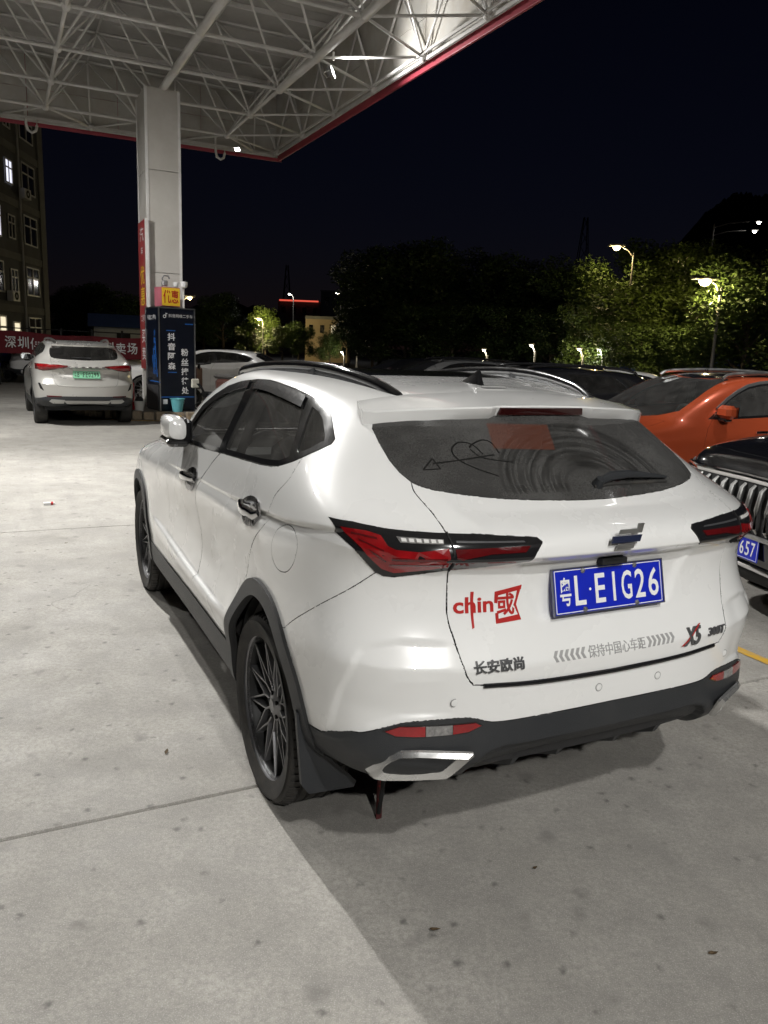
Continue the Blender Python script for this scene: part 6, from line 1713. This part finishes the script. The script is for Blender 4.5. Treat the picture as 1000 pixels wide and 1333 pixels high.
# red banner with white characters on a dark fence
fen = empty('site_fence', (0, 0, 0), 0, 'dark post and wire fence carrying the red banner', 'fence')
q0, q1 = Vector((-14.6, 25.2, 0)), Vector((-7.4, 28.0, 0)); fd_ = (q1 - q0).normalized()
for k in range(9):
    p = q0.lerp(q1, k / 8); MB().box((p.x, p.y, .95), (.07, .07, 1.9), math.atan2(fd_.y, fd_.x)).build('post', M_DARK, fen)
MB().cyl((q0.x, q0.y, 1.86), (q1.x, q1.y, 1.80), .02, 6).build('top_wire', M_DARK, fen)
MB().cyl((q0.x, q0.y, .5), (q1.x, q1.y, .5), .02, 6).build('lower_wire', M_DARK, fen)
ban = empty('banner', (0, 0, 0), 0, 'long red banner with large white characters behind silver crossover', 'banner')
nx = 80; V = []
bz = lambda t: 1.04 + .02 * math.sin(t * 19) + .03 * math.sin(t * 7)
for i in range(nx + 1):
    t = i / nx; p = q0.lerp(q1, t * .84)
    for j in range(3):
        z_ = bz(t) + j * .36 - .10 * t
        V.append((p.x, p.y - .08 - .03 * math.sin(t * 40 + j) - .02 * math.sin(t * 93), z_))
mk('cloth', V, [(i * 3 + j, i * 3 + 3 + j, i * 3 + 4 + j, i * 3 + 1 + j) for i in range(nx) for j in range(2)], mat('banner_red', (.15, .009, .016), .75, var=.15, vscale=2), ban, True)
msg = '深圳便宜二手车大型卖场'
for k, ch in enumerate(msg):
    t = .318 + k * .0505; p = q0.lerp(q1, t * .97)
    V, F = fit_text(ch, .33, .38, bold=.012)
    mk('banner_lettering', [(p.x + fd_.x * v[0], p.y + fd_.y * v[0] - .16, bz(t / .87) + .36 - .10 * t + v[1]) for v in V], F, M_PLATEW, ban)
# little hut with blue roof
hut = empty('site_hut', at(153, 440, 44.), .35, 'small pale hut with blue roof beyond the fence', 'hut'); hut.location.z = 0
MB().box((0, 0, 1.1), (2.4, 2.2, 2.2)).build('wall', mat('hut_white', (.35, .38, .42), .7, var=.1), hut)
mk('roof', [(-1.5, -1.4, 2.2), (1.5, -1.4, 2.2), (1.5, 1.4, 2.2), (-1.5, 1.4, 2.2), (-1.5, 0, 2.9), (1.5, 0, 2.9)], [(0, 1, 5, 4), (2, 3, 4, 5), (0, 4, 3), (1, 2, 5), (0, 3, 2, 1)], mat('hut_blue', (.03, .06, .18), .6, var=.1), hut)
MB().box((.3, -1.11, .95), (.7, .04, 1.9)).build('door', M_DARK, hut)
# far buildings
def block(name, label, px0, px1, pyt, Y, m_, wins=(), base=0.):
    a, b = at(px0, pyt, Y), at(px1, pyt, Y); h = (a.z + b.z) / 2
    r = empty(name, ((a.x + b.x) / 2, Y, 0), 0, label, 'building'); w = b.x - a.x
    MB().box((0, w * .35, h / 2), (w, w * .7, h)).build('wall', m_, r)
    MB().box((0, w * .35, h + .15), (w * 1.02, w * .72, .3)).build('parapet', M_BBAND, r)
    fl = max(2, int(h / 3.1)); nw = max(4, int(w / 2.6)); random.seed(px0)
    for i in range(fl):
        for j in range(nw):
            lit = random.random() < .07
            MB().box((-w / 2 + w * (j + .5) / nw, -.02, (i + .55) * h / fl), (w / nw * .36, .05, h / fl * .36)).build('window', M_WLIT2 if lit else M_WDARK, r)
    return r, w, h
b1, w1, h1 = block('tan_building', 'low tan walled building in lamp light beyond the trees', 398, 456, 416, 82., mat('tan_wall', (.32, .25, .16), .85, var=.1, vscale=.4))
b2_, w2, h2 = block('office_block', 'dark office block with a few lit windows far away', 418, 480, 381, 150., M_BWALL)
b3, w3, h3 = block('office_block', 'dark far block with glowing red strip along its roof', 362, 417, 394, 165., M_BWALL)
MB().box((0, -.4, h3 + .35), (w3 * .92, .25, .28)).build('red_strip', mat('red_neon', (.8, .05, .03), .5, emit=(1., .13, .08), estr=.8), b3)
# blue hoarding on the right, each board a part
hoard = empty('blue_hoarding', (0, 0, 0), 0, 'blue sheet hoarding under the trees behind the orange car', 'fence')
M_HOARD = mat('blue_sheet', (.018, .045, .16), .6, var=.15, vscale=1.5)
h0, h1_ = at(755, 470, 40.), at(1010, 470, 33.); h0.z = h1_.z = 0
for k in range(16):
    p = h0.lerp(h1_, (k + .5) / 16); d = (h1_ - h0); MB().box((p.x, p.y, 1.0), (d.length / 16 - .02, .05, 2.0), math.atan2(d.y, d.x)).build('board', M_HOARD, hoard)
for k in range(9):
    p = h0.lerp(h1_, k / 8); MB().box((p.x, p.y + .06, 1.05), (.06, .06, 2.1)).build('post', M_DARK, hoard)
lowb = empty('kiosk_hut', at(800, 462, 46.), 0, 'small lit hut behind the blue hoarding', 'hut'); lowb.location.z = 0
MB().box((0, 0, 1.3), (2.6, 2, 2.6)).build('wall', mat('tan_wall', (.32, .25, .16), .85), lowb)
MB().box((0, 0, 2.68), (3.0, 2.4, .14)).build('roof', M_DARK, lowb)
# lattice masts
def mast(px, pyt, Y, label):
    t = at(px, pyt, Y); r = empty('lattice_mast', (t.x, Y, 0), 0, label, 'mast'); H_ = t.z; w0, w1_ = H_ * .085, H_ * .012
    L_ = []
    for sx in (-1, 1):
        for sy in (-1, 1): MB().cyl((sx * w0, sy * w0, 0), (sx * w1_, sy * w1_, H_), .12, 5).build('leg', M_DARK, r)
    n_ = 10
    for k in range(n_):
        a_, b_ = k / n_, (k + 1) / n_; wa, wb = w0 + (w1_ - w0) * a_, w0 + (w1_ - w0) * b_
        MB().cyl((-wa, -wa, H_ * a_), (wb, -wb, H_ * b_), .07, 4).build('brace', M_DARK, r); MB().cyl((wa, -wa, H_ * a_), (-wb, -wb, H_ * b_), .07, 4).build('brace', M_DARK, r)
mast(763, 283, 210., 'faint lattice mast against the night sky above the trees'); mast(374, 345, 260., 'faint far lattice mast left of the red roof strip')
# dark hill at left and right
def hill(name, pts, Y, depth, label):
    random.seed(len(pts)); pts = [(x, y + (random.uniform(-3, 3) if 0 < i < 8 * len(pts) - 8 else 0)) for i, (x, y) in enumerate(smooth_line(pts, 8))]
    P = [at(x, y, Y) for x, y in pts]; V = [(p.x, p.y, 0) for p in P] + [(p.x, p.y, p.z) for p in P] + [(p.x, p.y + depth, 0) for p in P]; n = len(P)
    o = mk(name, V, [(i, i + 1, n + i + 1, n + i) for i in range(n - 1)] + [(n + i, n + i + 1, 2 * n + i + 1, 2 * n + i) for i in range(n - 1)], mat('dark_hillside', (.012, .016, .011), 1., var=.4, vscale=.1), None, True)
    tag(o, label, None, None, 'structure')
hill('hill', [(60, 432), (90, 398), (130, 386), (170, 392), (230, 400), (300, 396), (360, 404), (430, 418), (470, 452)], 260., 120., 'dark wooded hill behind the lot')
hill('hill', [(850, 470), (868, 380), (882, 335), (892, 310), (903, 296), (912, 290), (922, 274), (934, 268), (944, 258), (958, 253), (972, 251), (985, 256), (1000, 255), (1020, 263), (1060, 280), (1120, 470)], 240., 120., 'dark hill at the right behind the trees')

# ------------------------------------------------------------------ street lamps
def street_lamp(px, py, Y, power, label, col=(1., .86, .54), arm=1., side=-1, two=False, head=.28, lit=40., post=True, spot=False):
    t = at(px, py, Y); r = empty('street_lamp', (t.x - side * arm, t.y, 0), 0, label, 'street lamp', 'street lamps around the lot')
    h = t.z
    MB().lathe([(.10, 0), (.075, .3), (.05, h - .5), (.04, h - .2)], 10).build('post', mat('lamp_post', (.30, .29, .27), .5, metal=.4, var=.1), r, True)
    for k in range(2 if two else 1):
        dz = -.55 * k; dy = .5 * k
        MB().tube([(0, 0, h - .45 + dz), (side * arm * .35, dy * .4, h - .10 + dz), (side * arm * .8, dy, h + .06 + dz)], .035, 8).build('arm', MATS['lamp_post'], r, True)
        o = MB().bbox((side * arm, dy, h + .10 + dz), (head * 1.9, head * .8, .10), .03).build('lamp_head', MATS['lamp_post'], r, True)
        MB().lathe([(0, -head * .45), (head * .25, -head * .38), (head * .42, -head * .15), (head * .45, 0), (0, .01)], 14, Matrix.Translation((side * arm, dy, h + .045 + dz))).build('lens', mat('lamp_lens_%d_%d' % (int(lit), int(col[2] * 100)), (1, .9, .7), .3, emit=col, estr=lit), r, True)
        if power and k == 0:
            l = bpy.data.lights.new('street_lamp_light', 'POINT'); l.energy = power; l.color = col; l.shadow_soft_size = .12
            lo = bpy.data.objects.new('street_lamp_light', l); COL.objects.link(lo); lo.parent = r; lo.location = (side * arm, dy, h - .12 + dz)
    return r
street_lamp(803, 322, 42., 800, 'lit street lamp on a tall post above the trees, right of centre', arm=.9, lit=9, head=.46, col=(1., .76, .34))
street_lamp(918, 366, 29.0, 2600, 'brightest street lamp glowing in front of the right trees', arm=.6, side=-1, lit=12, head=.5, col=(1., .80, .40))
street_lamp(988, 290, 60., 0, 'tall twin arm street lamp at the right edge of the sky', arm=3.2, side=1, two=True, col=(1, .96, .9), lit=40)
street_lamp(247, 388, 40., 60, 'street lamp shining right beside the yellow sign box', arm=.5, side=1, lit=8, col=(1., .76, .34))
street_lamp(337, 415, 75., 2600, 'street lamp lighting the yellow green tree right of the pillar', arm=.4, side=-1, lit=9, col=(1., .82, .42), head=.4)
street_lamp(377, 383, 100., 300, 'distant white street lamp left of the red roof strip', arm=.5, col=(1, .97, .92), lit=40)
street_lamp(439, 382, 100., 300, 'distant white street lamp right of the red roof strip', arm=.5, col=(1, .97, .92), lit=40)
street_lamp(445, 459, 62., 120, 'low lamp glowing by the small white shed', arm=.2, head=.15, col=(1, .9, .7), lit=40)
street_lamp(462, 455, 66., 100, 'low lamp standing right of the small white shed', arm=.2, head=.15, col=(1, .9, .7), lit=40)
street_lamp(692, 451, 39., 60, 'low park lamp under the dark trees, centre right', arm=.2, head=.15, col=(1, .92, .75), lit=40)
street_lamp(630, 457, 41., 40, 'faint low park lamp under the dark trees behind the antenna', arm=.2, head=.15, col=(1, .9, .65), lit=30)
street_lamp(754, 456, 36., 60, 'low lamp left of the lit hut by the hoarding', arm=.2, head=.15, col=(1, .85, .5), lit=40)
street_lamp(780, 457, 36., 60, 'low lamp in front of the lit hut by the hoarding', arm=.2, head=.15, col=(1, .95, .85), lit=40)
# ------------------------------------------------------------------ trees
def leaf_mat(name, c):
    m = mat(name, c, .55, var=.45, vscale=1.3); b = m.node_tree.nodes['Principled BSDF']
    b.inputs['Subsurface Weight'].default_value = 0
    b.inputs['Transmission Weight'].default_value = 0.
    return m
M_LEAFS = [leaf_mat('leaf_unlit', (.030, .055, .016)), leaf_mat('leaf_half_lit', (.060, .095, .020)), leaf_mat('leaf_lamplit', (.085, .125, .022))]  # lamp light and darkness put into the leaf colour, tree by tree
M_BARK = mat('bark', (.075, .06, .045), .9, var=.3, vscale=5, bump=.6, bscale=18)
def tree_proto(seed, H_, crown_r, trunk_h, n_leaf, leaf, squash=1., shape=1.):
    """meshes for one kind of tree: tapered trunk with limbs, crown of leaf clumps"""
    rng = np.random.default_rng(seed); mb = MB()
    top = Vector((rng.normal() * .15, rng.normal() * .15, H_ * .78))
    mb.tube([(0, 0, -.1), (rng.normal() * .05, rng.normal() * .05, trunk_h * .6), tuple(Vector((0, 0, trunk_h)).lerp(top, .2)), tuple(top)], [H_ * .030, H_ * .022, H_ * .016, H_ * .004], 8)
    cl = []
    nl = 11
    for k in range(nl):
        a = k * 2.4 + rng.normal() * .3; f = k / (nl - 1)
        z0 = trunk_h + (H_ * .72 - trunk_h) * f * .9
        rr = crown_r * (.95 - .45 * f * shape) * rng.uniform(.75, 1.1)
        tip = Vector((math.cos(a) * rr, math.sin(a) * rr, z0 + H_ * .16 * rng.uniform(.5, 1.3)))
        base = Vector((0, 0, z0 * .85)); mid = base.lerp(tip, .5) + Vector((0, 0, H_ * .03))
        mb.tube([base, mid, tip], [H_ * .010, H_ * .006, H_ * .002], 6)
        for t in (.55, .8, 1.0): cl.append((base.lerp(tip, t) + Vector(rng.normal(0, .25, 3)), crown_r * rng.uniform(.24, .40)))
    for k in range(8): cl.append((Vector((rng.normal() * crown_r * .3, rng.normal() * crown_r * .3, H_ * rng.uniform(.70, .93))), crown_r * rng.uniform(.25, .40)))
    ws = np.array([r_ ** 2 for c_, r_ in cl]); ws /= ws.sum()
    cnt = (ws * n_leaf).astype(int); V = []; 
    for (c_, r_), n_ in zip(cl, cnt):
        u = rng.normal(size=(n_, 3)); u /= np.linalg.norm(u, axis=1)[:, None]
        rr = r_ * rng.uniform(.35, 1.12, n_) ** .6
        P = np.array(c_) + u * rr[:, None] * np.array([1, 1, .75 * squash])
        d1 = rng.normal(size=(n_, 3)); d1[:, 2] *= .6; d1 /= np.linalg.norm(d1, axis=1)[:, None]
        nn = u + rng.normal(size=(n_, 3)) * .28 + np.array([0, 0, .5]); d2 = np.cross(nn, d1); d2 /= np.linalg.norm(d2, axis=1)[:, None]
        s = leaf * rng.uniform(.6, 1.35, n_)
        a_ = P - d1 * s[:, None]; b_ = P + d2 * (s * .45)[:, None]; cc = P + d1 * s[:, None]; dd = P - d2 * (s * .45)[:, None]
        V.append(np.stack([a_, b_, cc, dd], 1).reshape(-1, 3))
    V = np.concatenate(V); F = np.arange(len(V)).reshape(-1, 4)
    me = bpy.data.meshes.new('crown'); me.vertices.add(len(V)); me.vertices.foreach_set('co', V.ravel()); me.loops.add(len(V)); me.loops.foreach_set('vertex_index', F.ravel().astype(np.int32))
    me.polygons.add(len(F)); me.polygons.foreach_set('loop_start', np.arange(0, len(V), 4, dtype=np.int32)); me.update(); me.validate()
    mt = bpy.data.meshes.new('trunk'); mt.from_pydata(mb.v, [], mb.f); mt.materials.append(M_BARK); mt.shade_smooth()
    return mt, me
PROTO = [tree_proto(1, 9., 3.4, 2.2, 13000, .13), tree_proto(2, 8., 3.0, 1.8, 12000, .12, 1.1), tree_proto(5, 10., 3.1, 2.6, 13000, .13, 1.2, .5), tree_proto(8, 6., 2.4, 1.4, 10000, .10)]
def tree(kind, px, pyt, Y, m_, label, wide=1., group='trees round the lot', rz=0.):
    mt, me = PROTO[kind]; t = at(px, pyt, Y); hs = (9.0, 8.0, 9.8, 6.0)[kind] ; s = t.z / hs
    r = empty('tree', (t.x, Y, 0), rz or px * .37, label, 'tree', group); r.scale = (s * wide, s * wide, s)
    o = bpy.data.objects.new('trunk', mt); COL.objects.link(o); o.parent = r
    c = bpy.data.objects.new('crown', me); COL.objects.link(c); c.parent = r
    if not me.materials: me.materials.append(m_)
    c.material_slots[0].link = 'OBJECT'; c.material_slots[0].material = m_
    return r
LD, LM, LL = M_LEAFS
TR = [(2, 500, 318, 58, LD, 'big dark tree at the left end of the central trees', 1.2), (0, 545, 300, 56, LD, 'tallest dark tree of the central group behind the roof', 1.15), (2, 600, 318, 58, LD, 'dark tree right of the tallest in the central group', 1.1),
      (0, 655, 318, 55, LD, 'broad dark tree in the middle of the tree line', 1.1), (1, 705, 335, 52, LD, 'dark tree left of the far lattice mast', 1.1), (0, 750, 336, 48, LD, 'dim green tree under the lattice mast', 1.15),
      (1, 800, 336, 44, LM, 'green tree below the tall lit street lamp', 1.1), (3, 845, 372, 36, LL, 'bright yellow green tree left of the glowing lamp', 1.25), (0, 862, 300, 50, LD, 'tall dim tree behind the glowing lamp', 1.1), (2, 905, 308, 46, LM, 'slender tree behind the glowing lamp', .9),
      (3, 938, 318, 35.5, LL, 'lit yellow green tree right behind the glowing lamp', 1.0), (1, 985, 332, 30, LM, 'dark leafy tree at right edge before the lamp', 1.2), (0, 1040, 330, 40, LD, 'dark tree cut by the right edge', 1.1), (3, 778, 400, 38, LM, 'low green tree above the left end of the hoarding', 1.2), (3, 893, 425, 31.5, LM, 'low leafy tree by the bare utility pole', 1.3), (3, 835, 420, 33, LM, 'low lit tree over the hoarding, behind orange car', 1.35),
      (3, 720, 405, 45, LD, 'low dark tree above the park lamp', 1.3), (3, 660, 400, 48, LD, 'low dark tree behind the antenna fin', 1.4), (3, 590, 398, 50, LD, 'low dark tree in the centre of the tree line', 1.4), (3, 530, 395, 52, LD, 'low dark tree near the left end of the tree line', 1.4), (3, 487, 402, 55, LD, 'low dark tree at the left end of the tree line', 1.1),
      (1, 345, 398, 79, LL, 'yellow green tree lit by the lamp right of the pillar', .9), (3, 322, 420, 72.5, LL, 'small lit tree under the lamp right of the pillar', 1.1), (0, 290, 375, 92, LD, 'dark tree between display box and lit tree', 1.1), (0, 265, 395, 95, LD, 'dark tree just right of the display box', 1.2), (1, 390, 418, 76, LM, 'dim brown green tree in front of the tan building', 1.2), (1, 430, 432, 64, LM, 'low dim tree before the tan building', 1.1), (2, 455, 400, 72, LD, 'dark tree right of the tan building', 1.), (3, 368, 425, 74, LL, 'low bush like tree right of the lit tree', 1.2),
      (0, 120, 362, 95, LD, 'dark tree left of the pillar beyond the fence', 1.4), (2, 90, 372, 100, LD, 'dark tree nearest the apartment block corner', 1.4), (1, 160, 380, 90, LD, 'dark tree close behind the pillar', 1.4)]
for k, (kd, px, py, Y, m_, lb, wd) in enumerate(TR): tree(kd, px, py, Y, m_, lb, wd)
